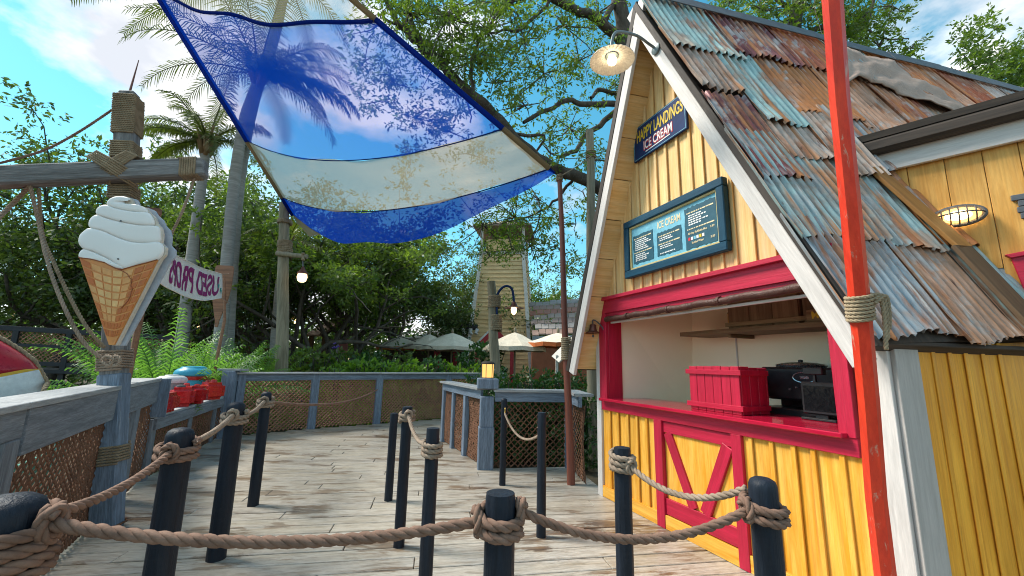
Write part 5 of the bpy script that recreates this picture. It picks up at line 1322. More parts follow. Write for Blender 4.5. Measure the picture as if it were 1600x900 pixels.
# ================================================================== lantern on the corner post
ln = thing('post_lantern', 'square glowing lantern with dark cap on the grey corner post', 'lantern', tuple(CP + Z * 1.36))
Ml = frame(CP + Z * 1.36, rd, Zv=Z) if False else Matrix.Translation(CP + Z * 1.36)
MB().lathe([(.088, .012), (.092, .225)], CP + Z * 1.36, 16).build('diffuser', emit('lantern_glow', (1, .56, .16), .62), ln, True)
MB().lathe([(.10, 0), (.10, .014)], CP + Z * 1.36, 16).build('base', MT['grey_metal'], ln)
MB().lathe([(.112, .222), (.112, .24), (.09, .262), (.02, .27)], CP + Z * 1.36, 16).build('cap', MT['dark_wood'], ln, True)
for k in range(6):
    t = math.pi / 3 * k + .3; MB().tube([CP + Z * 1.37 + V((.098 * math.cos(t), .098 * math.sin(t), 0)), CP + Z * 1.585 + V((.102 * math.cos(t), .102 * math.sin(t), 0))], .006, 5).build('cage_bar', MT['grey_metal'], ln)

# ================================================================== shade sail
def online(P, Q, x, y):              # point of line P-Q seen at pixel
    r_ = ray(x, y).normalized(); d_ = (Q - P); w_ = P - O
    a, b, c, d, e = d_.dot(d_), d_.dot(r_), 1.0, d_.dot(w_), r_.dot(w_); t = (b * e - c * d) / (a * c - b * b); return P + d_ * t
S1 = at(447, 318, 12.6); S2 = V((.69, 6.04, 4.47)); S3 = at(355, -168, 4.6); S4 = at(125, -205, 6.6)
sail = thing('shade_sail', 'large translucent blue and tan striped shade sail stretched overhead', 'sail', tuple(S2)); 
def edgepts(L_, R_, n=28, sag=0.0, wav=0.0):
    a, b = online(S1, S4, *L_), online(S2, S3, *R_)
    return [lerp(a, b, i / n) - Z * (sag * 4 * (i / n) * (1 - i / n)) + Z * (wav * math.sin(i / n * 17) * math.sin(math.pi * i / n)) for i in range(n + 1)]
lines = [([(457, 336), (866, 271)], 1.08, .03), ([(447, 306), (858, 264)], .58, .0), ([(396, 217), (777, 213)], .56, 0), ([(243, -14), (583, 38)], .34, .06), ([(208, -72), (503, -42)], .10, 0)]
rowsS = [edgepts(l[0], l[1], 28, sg_, wv) for l, sg_, wv in lines]
def cloth(name, A_, B_, mat, sub=8):
    vs, fs = [], []; n = len(A_)
    for j in range(sub + 1):
        for i in range(n): vs.append(A_[i].lerp(B_[i], j / sub) - Z * (.05 * math.sin(math.pi * j / sub) * math.sin(math.pi * i / (n - 1))) + Z * (.014 * math.sin(i * 1.1 + j * .7) + .035 * (i / (n - 1)) ** 3 * math.sin(j * 2.2 + i * .2) * math.sin(math.pi * j / sub) + .03 * math.sin(i * .55 + j * .9) * math.sin(math.pi * i / (n - 1))))
    fs = [(j * n + i, j * n + i + 1, (j + 1) * n + i + 1, (j + 1) * n + i) for j in range(sub) for i in range(n - 1)]
    return MB().add(vs, fs).build(name, mat, sail, 'all')
cloth('blue_stripe', rowsS[0], rowsS[1], MT['sail_dense'], 4); cloth('tan_stripe', rowsS[1], rowsS[2], MT['sail_tan']); cloth('blue_stripe', rowsS[2], rowsS[3], MT['sail_blue']); cloth('tan_stripe', rowsS[3], rowsS[4], MT['sail_sheer'])
for k in (1, 2, 3): MB().tube([p_ - Z * .004 for p_ in rowsS[k]], .012 if k < 3 else .035, 6).build('seam', MT['sail_seam'] if k < 3 else MT['sail_hem'], sail, True)
def hem(a, b, mat, wd_=.10):
    d_ = b - a; MB().tube([lerp(a, b, i / 10) for i in range(11)], wd_ / 2, 6).build('hem', MT[mat], sail, True)
for k, mt in ((0, 'sail_hem'), (1, 'sail_hem_tan'), (2, 'sail_hem'), (3, 'sail_hem')):
    hem(rowsS[k][0], rowsS[k + 1][0], mt, .16); hem(rowsS[k][-1], rowsS[k + 1][-1], 'sail_hem_tan' if k in (1, 3) else 'sail_hem', .085 if k else .03)
fl = [lerp(rowsS[0][i], rowsS[0][i + 1], 0) for i in range(7)]
mb = MB(); vs = [p_ + V((0, 0, .02)) for p_ in fl] + [p_ - Z * (.26 * math.sin(math.pi * (i + .3) / 7) + .05 * math.sin(i * 2)) + V((.05, -.1, 0)) for i, p_ in enumerate(fl)]
cloth_f = mb.add(vs, [(i, i + 1, 8 + i, 7 + i) for i in range(6)]).build('turned_edge', MT['sail_hem_tan'], sail, 'all')
hr = thing('sail_rope', 'thin rope tying the sail corner to the brown pole', 'rope', tuple(P1))
rope('line', cat(S2, P1, .0), .008, MT['lash'], hr); rope('line', cat(S2 + V((.05, 0, .02)), at(925, 243, 8.4), .02), .010, MT['lash'], hr)

# ================================================================== poles and lamps behind
def pole(name, label, top, base_xy, r0, r1, mat, cat_='pole'):
    o_ = thing(name, label, cat_, (base_xy[0], base_xy[1], -.42)); b_ = V((base_xy[0], base_xy[1], -.42))
    MB().tube([b_.lerp(top, i / 8) + V((.012 * math.sin(i * 2.1), 0, 0)) for i in range(9)], [r0 + (r1 - r0) * i / 8 for i in range(9)], 12).build('shaft', MT[mat], o_, True)
    return o_, b_
t1 = at(444, 318, 12.8); p1_, _ = pole('timber_pole', 'round timber pole with hanging globe lamp under the left sail corner', t1, (at(450, 575, 12.8).x, 12.8), .20, .15, 'pole_wood')
ca = at(432, 396, 12.6); cb = at(480, 401, 12.6)
MB().tube([ca, cb], .075, 10).build('crossarm', MT['pole_wood'], p1_, True)
for (yy, h_) in ((347, .10), (394, .28), (382, .2)): rope('rope_lashing', helix(at(445, yy, 12.8), .20, -h_ / 2, h_ / 2, 5, 14), .03, MT['lash'], p1_)
rope('rope_lashing', [at(472 + (k % 2) * 3, 396 + (k // 2 % 2) * 10, 12.5 + .05 * (k % 3)) for k in range(10)], .03, MT['lash'], p1_)
gl = thing('globe_lamp', 'lit amber globe lamp hanging from the timber pole crossarm', 'lamp'); gp = at(472, 433, 12.6); gl.location = gp; WM[gl] = Matrix.Translation(gp)
MB().lathe([(.06, -.16), (.12, -.12), (.15, 0), (.13, .09), (.09, .13)], gp, 18).build('globe', emit('globe_glow', (1, .68, .36), 1.3), gl, 'all')
MB().lathe([(.16, .10), (.15, .15), (.08, .22), (.05, .30), (.02, .34)], gp, 16).build('hood', MT['bronze'], gl, True); MB().tube([gp + Z * .3, at(473, 406, 12.6)], .025, 6).build('hanger', MT['grey_metal'], gl)
t2 = at(768, 440, 12.0); p2_, _ = pole('lamp_post', 'leaning timber lamp post with rope bands in front of the yellow tower', t2, (at(780, 590, 12.0).x, 12.0), .17, .125, 'dark_wood' if False else 'pole_wood', 'lamp post')
for (yy, h_) in ((472, .34), (505, .45)): rope('rope_lashing', helix(at(770 + (yy - 440) * .07, yy, 12.0), .165, -h_ / 2, h_ / 2, 8, 12), .03, MT['lash'], p2_)
gpath = smoothpath([at(778, 510, 11.9), at(776, 470, 11.9), at(780, 455, 11.9), at(790, 447, 11.9), at(800, 452, 11.9), at(803, 472, 11.9)], 6)
MB().tube(gpath, .035, 8).build('gooseneck', MT['navy'], p2_, True); lp2 = at(803, 478, 11.9)
MB().lathe([(.05, .12), (.10, .02), (.11, -.02), (.30, -.06), (.30, -.07), (.10, -.05)], lp2, 18).build('shade', MT['bronze'], p2_, True)
MB().lathe([(.06, 0), (.085, -.08), (.07, -.18), (.02, -.24)], lp2 - Z * .02, 14).build('bulb', GLOW, p2_, True)
p3_, _ = pole('timber_pole', 'plain grey timber pole rising behind the left kiosk eave', at(922, 204, 8.6), (at(925, 590, 8.6).x, 8.6), .11, .085, 'pole_wood')
rope('rope_lashing', helix(at(923, 243, 8.6), .10, -.09, .09, 4, 12), .022, MT['lash'], p3_)
# small path lamps far off among the trees
for (x, y, Y, lab) in ((432, 519, 22, 'small lit bulb lamp among trees left of the timber pole'), (463, 503, 20, 'lit hanging bulb under a yellow dish right of the timber pole'), (24, 494, 22, 'small lit lamp in the dark trees above the black bridge rail'), (312, 510, 22, 'tiny white lamp glowing behind the fern')):
    q = at(x, y, Y); l_ = thing('path_lamp', lab, 'lamp', (q.x, q.y, -.42), 'small lamps among the trees')
    MB().tube([V((q.x + .3, q.y + .1, -.42)), q + V((.3, .1, .7))], [.09, .06], 8).build('post', MT['dark_wood'], l_, True)
    MB().tube(smoothpath([q + V((.3, .1, .5)), q + V((.28, .05, .75)), q + V((.1, 0, .8)), q + V((0, 0, .6)), q + V((0, 0, .3))], 4), .03, 6).build('arm', MT['navy'], l_, True)
    MB().lathe([(.05, .35), (.12, .25), (.35, .18), (.35, .165), (.1, .16)], q, 14).build('shade', MT['siding'], l_, True); MB().lathe([(.06, .16), (.12, .05), (.10, -.08), (.02, -.14)], q, 10).build('bulb', GLOW, l_, True)

# ================================================================== restaurant beyond the hedge
tw = thing('clapboard_tower', 'tapering pale yellow clapboard tower with lookout roof behind the lamp post', 'tower'); TY = 24.0
tb_ = at(800, 600, TY); tw.location = (tb_.x, TY, -.42); WM[tw] = Matrix.Translation(tw.location)
Xc = lambda px, y: at(px, y, TY)
zb, zt_ = -.4, at(800, 395, TY).z; 
def tx(z_, s_):                      # half footprint, square tower turned 40 degrees
    h_ = 1.95 - (z_ / zt_) * .68; a = R(38) + s_ * math.pi / 2; return V((at(786, 500, TY).x + h_ * 1.414 * math.cos(a), TY + 1.5 + h_ * 1.414 * math.sin(a), z_))
NR = 34
for k in range(4):
    if k == 1 and False: continue
    for i in range(NR):
        z0_, z1_ = zb + (zt_ - zb) * i / NR, zb + (zt_ - zb) * (i + 1) / NR
        a, b, c, d = tx(z0_, k), tx(z0_, k + 1), tx(z1_, k + 1), tx(z1_, k); o_ = ((a + b) / 2 - V((at(786, 500, TY).x, TY + 1.5, z0_))).normalized() * .035
        if ((a + b) / 2).y < TY + 1.6:
            a, b = a + o_, b + o_
            MB().add([a, b, c, d, a - o_ * 3, b - o_ * 3], [(0, 1, 2, 3), (0, 4, 5, 1)]).build('clapboard', MT['siding'], tw)
MB().add([tx(zb, k) * .999 + V((0, .25, 0)) for k in range(4)] + [tx(zt_, k) + V((0, .06, 0)) for k in range(4)], [(0, 1, 5, 4), (1, 2, 6, 5), (2, 3, 7, 6), (3, 0, 4, 7), (4, 5, 6, 7)]).build('core', MT['siding'], tw)
for k in range(4): MB().bar(tx(zb, k), tx(zt_, k), .20, .20, (0, 1, 0)).build('corner_trim', MT['pale_trim'], tw)
ctw = V((at(786, 500, TY).x, TY + 1.5, 0))
MB().lathe([(1.9, zt_ - .05), (2.0, zt_ + .12), (1.85, zt_ + .14)], ctw, 4, Matrix.Rotation(R(38), 3, 'Z')).build('gallery_floor', MT['pale_trim'], tw)
rz = at(800, 352, TY).z
for k in range(4): MB().bar(lerp(ctw, tx(zt_, k), .95) * 1 + Z * 0 if False else tx(zt_, k), V((tx(zt_, k).x, tx(zt_, k).y, rz)), .16, .16, (0, 1, 0)).build('gallery_post', MT['pale_trim'], tw)
MB().lathe([(1.45, zt_ + .13), (1.45, zt_ + 1.0)], ctw, 4, Matrix.Rotation(R(38), 3, 'Z')).build('gallery_wall', MT['siding'], tw)
MB().lathe([(2.5, rz - .1), (2.5, rz), (.2, rz + .75)], ctw, 4, Matrix.Rotation(R(38), 3, 'Z')).build('roof', MT['hut_roof'], tw)
# shingled building right of the tower
sb = thing('shingled_building', 'low building with patchwork reddish shingle roof right of the tower', 'building', (at(880, 560, 22).x, 24, -.42))
ra_, rb_, rc_, rd2 = at(832, 525, 22), at(980, 520, 22), at(980, 460, 26), at(826, 474, 26)
NX_, NY_ = 14, 7
for i in range(NX_):
    for j in range(NY_):
        s0, s1 = (i + (.5 if j % 2 else 0)) / NX_, (i + 1 + (.5 if j % 2 else 0)) / NX_
        s0, s1 = min(s0, 1), min(s1, 1)
        if s1 - s0 < .01: continue
        f_ = lambda s, t: lerp(lerp(ra_, rb_, s), lerp(rd2, rc_, s), t) + Z * (.02 * ((i * 7 + j * 3) % 4))
        a, b, c, d = f_(s0, j / NY_), f_(s1 - .004, j / NY_), f_(s1 - .004, (j + 1.05) / NY_), f_(s0, (j + 1.05) / NY_)
        MB().add([a + Z * .05, b + Z * .05, c, d, a - Z * .02, b - Z * .02], [(0, 1, 2, 3), (0, 4, 5, 1)]).build('roof_panel', pm('patch%d' % ((i * 5 + j * 3) % 5), [(.30, .20, .16), (.22, .17, .15), (.34, .15, .10), (.27, .25, .235), (.36, .27, .22)][(i * 5 + j * 3) % 5], None, .7, 2, var=.1) if (i * 5 + j * 3) % 5 not in globals().setdefault('PC', {}) else PC[(i * 5 + j * 3) % 5], sb)
        PC[(i * 5 + j * 3) % 5] = sb.children[-1].data.materials[0] if False else bpy.data.materials['patch%d' % ((i * 5 + j * 3) % 5)]
MB().bar(ra_ - Z * .15, rb_ - Z * .15, .25, .12, (0, 1, 0)).build('eave', MT['galv'], sb)
MB().box((at(905, 560, 23).x, 23.6, 1.2), (5.2, 2.4, 3.0)).build('wall', pm('rust_wall', (.30, .10, .045), (.22, .07, .03), .7, 2, var=0), sb)
# red pavilion left of the tower
pv = thing('red_pavilion', 'open pavilion with pale flat roof and dark red posts behind the umbrellas', 'building', (at(700, 560, 26).x, 26, -.42))
f0, f1 = at(650, 527, 26), at(792, 520, 24)
board('roof', f0 + V((0, 1.8, .25)), f1 + V((0, 1.8, .25)), 4.2, .18, Z + V((0, -.22, 0)), MT['pale_trim'], pv); board('fascia', f0 - Z * .30, f1 - Z * .30, .32, .10, V((0, -1, 0)), MT['far_red'], pv)
for (x, Y) in ((712, 25), (682, 25.5), (735, 24.6), (758, 24)): q = at(x, 575, Y); board('post', V((q.x, Y, -.42)), V((q.x, Y, f0.z - .3)), .34, .30, V((0, -1, 0)), MT['far_red'], pv)
MB().box((at(715, 560, 29).x, 29.2, 1.2), (8.5, .3, 3.3)).build('rear_wall', MT['dark_wood'], pv)
g0, g1, g2 = at(746, 541, 23), at(772, 515, 23), at(800, 545, 23)
ga = thing('red_gable', 'small dark red gable with white edge beside the lamp post', 'roof', (g0.x, 23, -.42))
board('barge', g0, g1, .28, .10, V((0, -1, 0)), MT['far_red'], ga); board('barge', g1, g2, .28, .10, V((0, -1, 0)), MT['far_red'], ga); board('edge', g0 + Z * .2, g1 + Z * .2, .10, .14, V((0, -1, 0)), MT['pale_trim'], ga)
for q in (g0, g2): board('post', V((q.x, 23, -.42)), q + V((0, .05, 0)), .2, .2, V((0, -1, 0)), MT['far_red'], ga)
# statue of a black and white cow on the pavilion roof
cw = thing('cow_statue', 'black and white cow figure lying on the pale pavilion roof', 'statue'); cw_p = at(736, 521, 24.2); cw.location = cw_p; WM[cw] = Matrix.Translation(cw_p)
k_ = 24.2 / F
def cq(dx, dy, dd=0): return cw_p + V((dx * k_, dd, dy * k_))
MB().tube([cq(-19, 3), cq(-16, 7), cq(-8, 9), cq(2, 10), cq(9, 9), cq(13, 8)], [.10, .24, .27, .27, .25, .16], 12).build('body', MT['cow_black'], cw, 'all')
MB().tube([cq(11, 8), cq(15, 9.5), cq(18, 8), cq(20, 6)], [.13, .17, .13, .09], 10).build('head', MT['cow_white'], cw, 'all')
for (a, b) in ((-12, -11), (-1, 0), (10, 8)): MB().tube([cq(a, 6, -.2), cq(b, 0, -.3), cq(b + 3, -1, -.4)], [.12, .08, .06], 8).build('leg', MT['cow_white'], cw, 'all')
for s_ in (-1, 1): MB().tube([cq(14, 11, s_ * .1), cq(13, 13, s_ * .2)], [.05, .02], 6).build('ear', MT['cow_black'], cw, 'all')
# umbrellas
UM = [(627, 524, 542, 37, 22.5, 'cream market umbrella with orange valance, leftmost of the row'), (671, 522, 541, 38, 21.5, 'cream market umbrella second in the row'), (707, 520, 542, 55, 20.0, 'cream market umbrella third in the row, largest, above a red post'), (805, 519, 542, 50, 17.5, 'cream market umbrella right of the leaning lamp post'), (872, 520, 536, 48, 17.0, 'cream market umbrella with orange underside nearest the kiosk eave')]
for (x, yt, ye, hw, Y, lab) in UM:
    tq = at(x, yt, Y); zr = at(x, ye, Y).z; r_ = hw * Y / F; u_ = thing('market_umbrella', lab, 'umbrella', (tq.x, Y, -.42), 'market umbrellas beyond the hedge')
    vs = [tq]; n = 8
    for ring, (f_, zf) in enumerate(((.25, .80), (.6, .40), (1.0, 0.0))):
        for j in range(n * 2):
            t = math.pi * 2 * (j / (n * 2)) + .2; sgm = .0 if j % 2 == 0 else -.035 * f_
            vs.append(V((tq.x + r_ * (f_ + (0 if j % 2 == 0 else -.05 * f_)) * math.cos(t), Y + r_ * f_ * math.sin(t), zr + (tq.z - zr) * zf + sgm)))
    m_ = n * 2; fs = [(0, 1 + j, 1 + (j + 1) % m_) for j in range(m_)] + [(1 + r0 * m_ + j, 1 + (r0 + 1) * m_ + j, 1 + (r0 + 1) * m_ + (j + 1) % m_, 1 + r0 * m_ + (j + 1) % m_) for r0 in (0, 1) for j in range(m_)]
    c_ = MB().add(vs, fs).build('canopy', MT['umbrella'], u_); sm_ = c_.modifiers.new('s', 'SOLIDIFY'); sm_.thickness = .02
    vl = vs[1 + 2 * m_:]; MB().add(vl + [p_ - Z * .16 for p_ in vl], [(j, (j + 1) % m_, m_ + (j + 1) % m_, m_ + j) for j in range(m_)]).build('valance', MT['umbrella'] if lab.find('orange') < 0 else pm('valance_orange' + str(x), (.50, .13, .03), None, .8, var=0), u_)
    MB().tube([V((tq.x, Y, -.42)), tq], .04, 8).build('pole', MT['pole_wood'], u_, True); MB().lathe([(.05, 0), (.07, .08), (.03, .18), (.0, .22)], tq, 10).build('finial', MT['pole_wood'], u_, True)
    for j in range(8):
        t = 2 * math.pi * j / 8 + .2; MB().tube([tq - Z * .12, V((tq.x + r_ * .97 * math.cos(t), Y + r_ * .97 * math.sin(t), zr - .02))], .015, 4).build('rib', MT['pole_wood'], u_)
# huts at the left of the tree
h1 = thing('brown_hut', 'small hut with brown shingled gable roof under the spreading tree', 'hut', (at(500, 560, 24).x, 24, -.42))
a, b = at(479, 525, 23), at(502, 526, 22.2); c, d = at(527, 512, 24), at(497, 512, 24.6)
prism('roof', [(0, 0), ((b - a).length, 0), ((b - a).length, 1.6), (0, 1.6)], .12, frame(a, b - a, V((.35, 1, .75))), MT['hut_roof'], h1)
board('barge', b + Z * .05, at(524, 511, 23), .22, .1, V((0, -1, 0)), MT['dark_wood'], h1)
for (x, Y) in ((482, 23), (503, 22.4), (522, 23)): q = at(x, 575, Y); board('post', V((q.x, Y, -.42)), V((q.x, Y, at(x, 524, Y).z)), .22, .2, V((0, -1, 0)), MT['umber_wood'], h1)
MB().box((at(505, 560, 24).x, 24.2, .8), (1.4, .2, 2.2)).build('rear_wall', MT['dark_wood'], h1)
h2 = thing('grey_shed', 'open shed with pale grey roof in the dark trees behind the fern', 'shed', (at(405, 560, 27).x, 27, -.42))
board('roof', at(382, 508, 26), at(436, 499, 26), 1.6, .12, V((0, -.75, .66)), MT['galv'], h2)
for x in (386, 400, 414, 430): q = at(x, 575, 26.3); board('post', V((q.x, 26.3, -.42)), V((q.x, 26.3, at(x, 508, 26.3).z)), .22, .2, V((0, -1, 0)), MT['umber_wood'], h2)
sgp = at(536, 543, 21); s5 = thing('red_signpost', 'small faded red sign on a pale post beside the tree trunk', 'sign', (sgp.x, 21, -.42))
board('panel', sgp - V((.22, 0, 0)), sgp + V((.22, 0, 0)), .85, .05, V((0, -1, 0)), pm('faded_red', (.40, .14, .12), None, .7, var=0), s5); board('post', V((sgp.x - .3, 21.05, -.42)), sgp + V((-.3, .05, .5)), .1, .1, V((0, -1, 0)), MT['pale_trim'], s5)
pn = at(727, 573, 19); ped = thing('stone_pedestal', 'grey stone pedestal with red base behind the hedge', 'pedestal', (pn.x, 19, -.42))
board('block', V((pn.x, 19, 1.1)), V((pn.x, 19, 1.75)), .55, .5, V((0, -1, 0)), MT['stone'], ped, .06); board('base', V((pn.x, 19, -.42)), V((pn.x, 19, 1.1)), .42, .4, V((0, -1, 0)), MT['far_red'], ped)
stn = at(886, 555, 15); st = thing('lectern_stand', 'slanted pale wooden stand behind the hedge next to the brown pole', 'stand', (stn.x, 15, -.42))
board('top', at(868, 562, 15), at(892, 538, 15), .5, .06, V((-.5, -.6, .6)), MT['pale_trim'], st)
for x in (870, 888): q = at(x, 575, 15); board('leg', V((q.x, 15, -.42)), V((q.x, 15, at(x, 555, 15).z)), .08, .08, V((0, -1, 0)), MT['pale_trim'], st)
# ================================================================== vegetation
def leafquads(C, N_, size, rg, asp=.42, fold=.25):
    """diamond leaves at centres C with random orientation biased by N_ (direction the leaf points)"""
    n = len(C); d = N_ + rg.normal(0, .55, (n, 3)); d /= np.linalg.norm(d, axis=1, keepdims=True)
    r = rg.normal(0, 1, (n, 3)); s = np.cross(d, r); s /= np.linalg.norm(s, axis=1, keepdims=True) + 1e-9; up = np.cross(s, d)
    L = size * rg.uniform(.65, 1.3, (n, 1)); W = L * asp
    a = C; b = C + d * L * .5 + s * W * .5 + up * W * fold * .5; c = C + d * L; e = C + d * L * .5 - s * W * .5 + up * W * fold * .5
    v = np.stack([a, b, c, e], 1).reshape(-1, 3); f = np.arange(n * 4).reshape(-1, 4)
    return v, f
def clusters(centres, per, rad, size, rg, droop=-.25, asp=.42):
    """leaf sprays: each centre carries a few short twigs along which leaves sit"""
    c = np.repeat(np.asarray(centres), per, 0); n = len(c)
    tw = rg.normal(0, 1, (len(centres) * max(1, per // 6), 3)); tw /= np.linalg.norm(tw, axis=1, keepdims=True)
    k = max(1, per // 6); idx = (np.arange(n) // per) * k + rg.integers(0, k, n)
    t = tw[idx]; t[:, 2] *= .6
    pos = c + t * (rg.random((n, 1)) ** .7) * rad + rg.normal(0, rad * .10, (n, 3))
    nd_ = t + np.array([0, 0, droop]); return leafquads(pos, nd_, size, rg, asp)
def limb(p0, d0, L, r0, rg, out, tips, lev, maxlev, upb=.12, wig=.22, nseg=6):
    p = V(p0); d = V(d0).normalized(); path = [p.copy()]; rad = [r0]
    for i in range(nseg):
        d = (d + V(rg.normal(0, wig, 3)) + Z * upb).normalized(); p = p + d * (L / nseg); path.append(p.copy()); rad.append(max(r0 * (1 - .62 * (i + 1) / nseg), .012))
        if lev < maxlev and i >= 1:
            for _ in range(1 if rg.random() < .75 else 2):
                sd2 = (d.cross(V(rg.normal(0, 1, 3))).normalized() * .95 + d * .55).normalized()
                limb(p, sd2, L * rg.uniform(.48, .68), rad[-1] * .66, rg, out, tips, lev + 1, maxlev, upb, wig, max(3, nseg - 1))
        if lev >= maxlev - 0: tips.append(p.copy())
    out.append((path, rad)); tips.append(p.copy())
def make_tree(name, label, base, H, spread, seed, leaf, nleaf, size, trunk_r=.22, stems=1, maxlev=2, group=None, per=26, crad=.55, up=.10, cat_='tree', zmin=-9):
    rg = np.random.default_rng(seed); out, tips = [], []
    t = thing(name, label, cat_, tuple(base), group); b = V(base)
    for s_ in range(stems):
        a = 2 * math.pi * s_ / stems + rg.uniform(0, 1); lean = 0 if stems == 1 else .35
        d = V((math.cos(a) * lean, math.sin(a) * lean, 1)); th_ = H * .34; p = b + V((math.cos(a), math.sin(a), 0)) * (.18 * (stems > 1)); path = [p - Z * .1]; rr = [trunk_r * 1.3]
        for i in range(5):
            d = (d + V(rg.normal(0, .08, 3))).normalized(); p = p + d * th_ / 5; path.append(p.copy()); rr.append(trunk_r * (1 - .3 * (i + 1) / 5))
        out.append((path, rr)); nl = max(3, int(6 / stems) + 1)
        for k in range(nl):
            aa = 2 * math.pi * k / nl + rg.uniform(-.5, .5); el = rg.uniform(.25, 1.15)
            limb(path[-1 - (k % 2)], V((math.cos(aa) * math.cos(el), math.sin(aa) * math.cos(el), math.sin(el))), spread * rg.uniform(.8, 1.1) * (1.0 if el < .7 else H * .6 / spread), trunk_r * .5, rg, out, tips, 1, maxlev, up)
    mb = MB()
    for path, rr in out: mb.tube(path, rr, 7 if rr[0] > .06 else 4, False)
    mb.build('trunk', MT['bark'], t, 'all')
    T = np.array([tuple(q) for q in tips]); nc = max(1, nleaf // per)
    C = T[rg.integers(0, len(T), nc)] + rg.normal(0, crad * .55, (nc, 3))
    C = C[C[:, 2] > zmin + .5 * np.sin(C[:, 0] * 2.1)]
    C = C[np.sin(C[:, 0] * 1.9 + seed) + np.sin(C[:, 1] * 2.3 + 1) + np.sin(C[:, 2] * 2.7 + 2 + C[:, 0]) > -.55]
    v, f = clusters(C, per, crad, size, rg)
    o_ = npmesh('crown', v, f, LEAF[leaf], t)
    return t
def copy_tree(t, loc, rz, sc, label):
    r = t.copy(); COL.objects.link(r); r['label'] = label; r.location = loc; r.rotation_euler = (0, 0, rz); r.scale = (sc,) * 3
    for c in t.children:
        k = c.copy(); COL.objects.link(k); k.parent = r
    return r
G = 'trees around the deck'
# spreading multi-stemmed tree in the middle
B_ = at(505, 590, 18.0); make_tree('spreading_tree', 'wide spreading dark tree with several stems in the middle beyond the deck', (B_.x, 18.0, -.42), 7.6, 4.9, 12, 'mid', 60000, .17, .20, 4, 2, G, 24, .50, .03, 'tree', 4.1)
# dark woodland trees on the left
A1 = make_tree('shade_tree', 'dark leafy tree at the far left edge behind the crossbeam', (-19, 17.5, -.42), 10.5, 4.6, 31, 'dark', 30000, .21, .24, 1, 2, G, 24, .7)
A2 = make_tree('shade_tree', 'dark tree with slanted stems behind the cone sign and banner', (-11.0, 16.5, -.42), 8.0, 4.2, 33, 'dark', 30000, .19, .16, 3, 2, G, 24, .65)
A3 = make_tree('shade_tree', 'tall loose tree rising behind the thin palm', (-9.2, 21, -.42), 10.0, 4.4, 35, 'mid', 26000, .20, .22, 1, 2, G, 24, .65)
for (src, x, y, rz_, sc_, lab) in ((A2, -14.6, 19.5, 2, 1.18, 'dark tree behind the hanging rope loops'), (A1, -15.5, 24, 4, 1.2, 'broad dark tree behind the mast head'), (A3, -20.5, 23, 1, 1.2, 'loose tree at the upper left under the bright cloud'), (A2, -7.6, 24, 3, 1.25, 'dark tree behind the globe lamp'), (A1, -4.0, 31, 2.4, .9, 'dark tree far behind the middle tree'), (A3, 1.4, 33, .7, .98, 'loose tree standing behind the clapboard tower'), (A2, -23, 18, 5, 1.1, 'dark tree beyond the bridge railing at the frame edge'), (A1, 6.5, 33, 1.1, .85, 'pale tree behind the shingled building'), (A2, -2.0, 25.5, 1.1, .95, 'dark tree directly behind the row of umbrellas')):
    copy_tree(src, (x, y, -.42), rz_, sc_, lab)
# far wood that reads as one mass
rg = np.random.default_rng(77)
nC = 2600; xs = rg.uniform(-60, 50, nC); ys = rg.uniform(38, 48, nC); hmax = 5.0 + 1.6 * np.sin(xs * .35) + 1.1 * np.sin(xs * .9 + 1); zs = -.3 + rg.random(nC) ** .8 * hmax
v, f = clusters(np.stack([xs, ys, zs], 1), 14, 1.1, .6, rg)
w_ = npmesh('distant_wood', v, f, LEAF['dark']); tag(w_, 'dark distant wood filling the gaps behind all trees', 'wood', None, 'stuff')
rg = np.random.default_rng(78); nC = 900; xs = rg.uniform(-34, -8, nC); ys = rg.uniform(27, 31, nC); zs = -.3 + rg.random(nC) * 4.6
v, f = clusters(np.stack([xs, ys, zs], 1), 14, .8, .42, rg); w_ = npmesh('undergrowth', v, f, LEAF['dark']); tag(w_, 'dark undergrowth below the trees on the left', 'undergrowth', None, 'stuff')

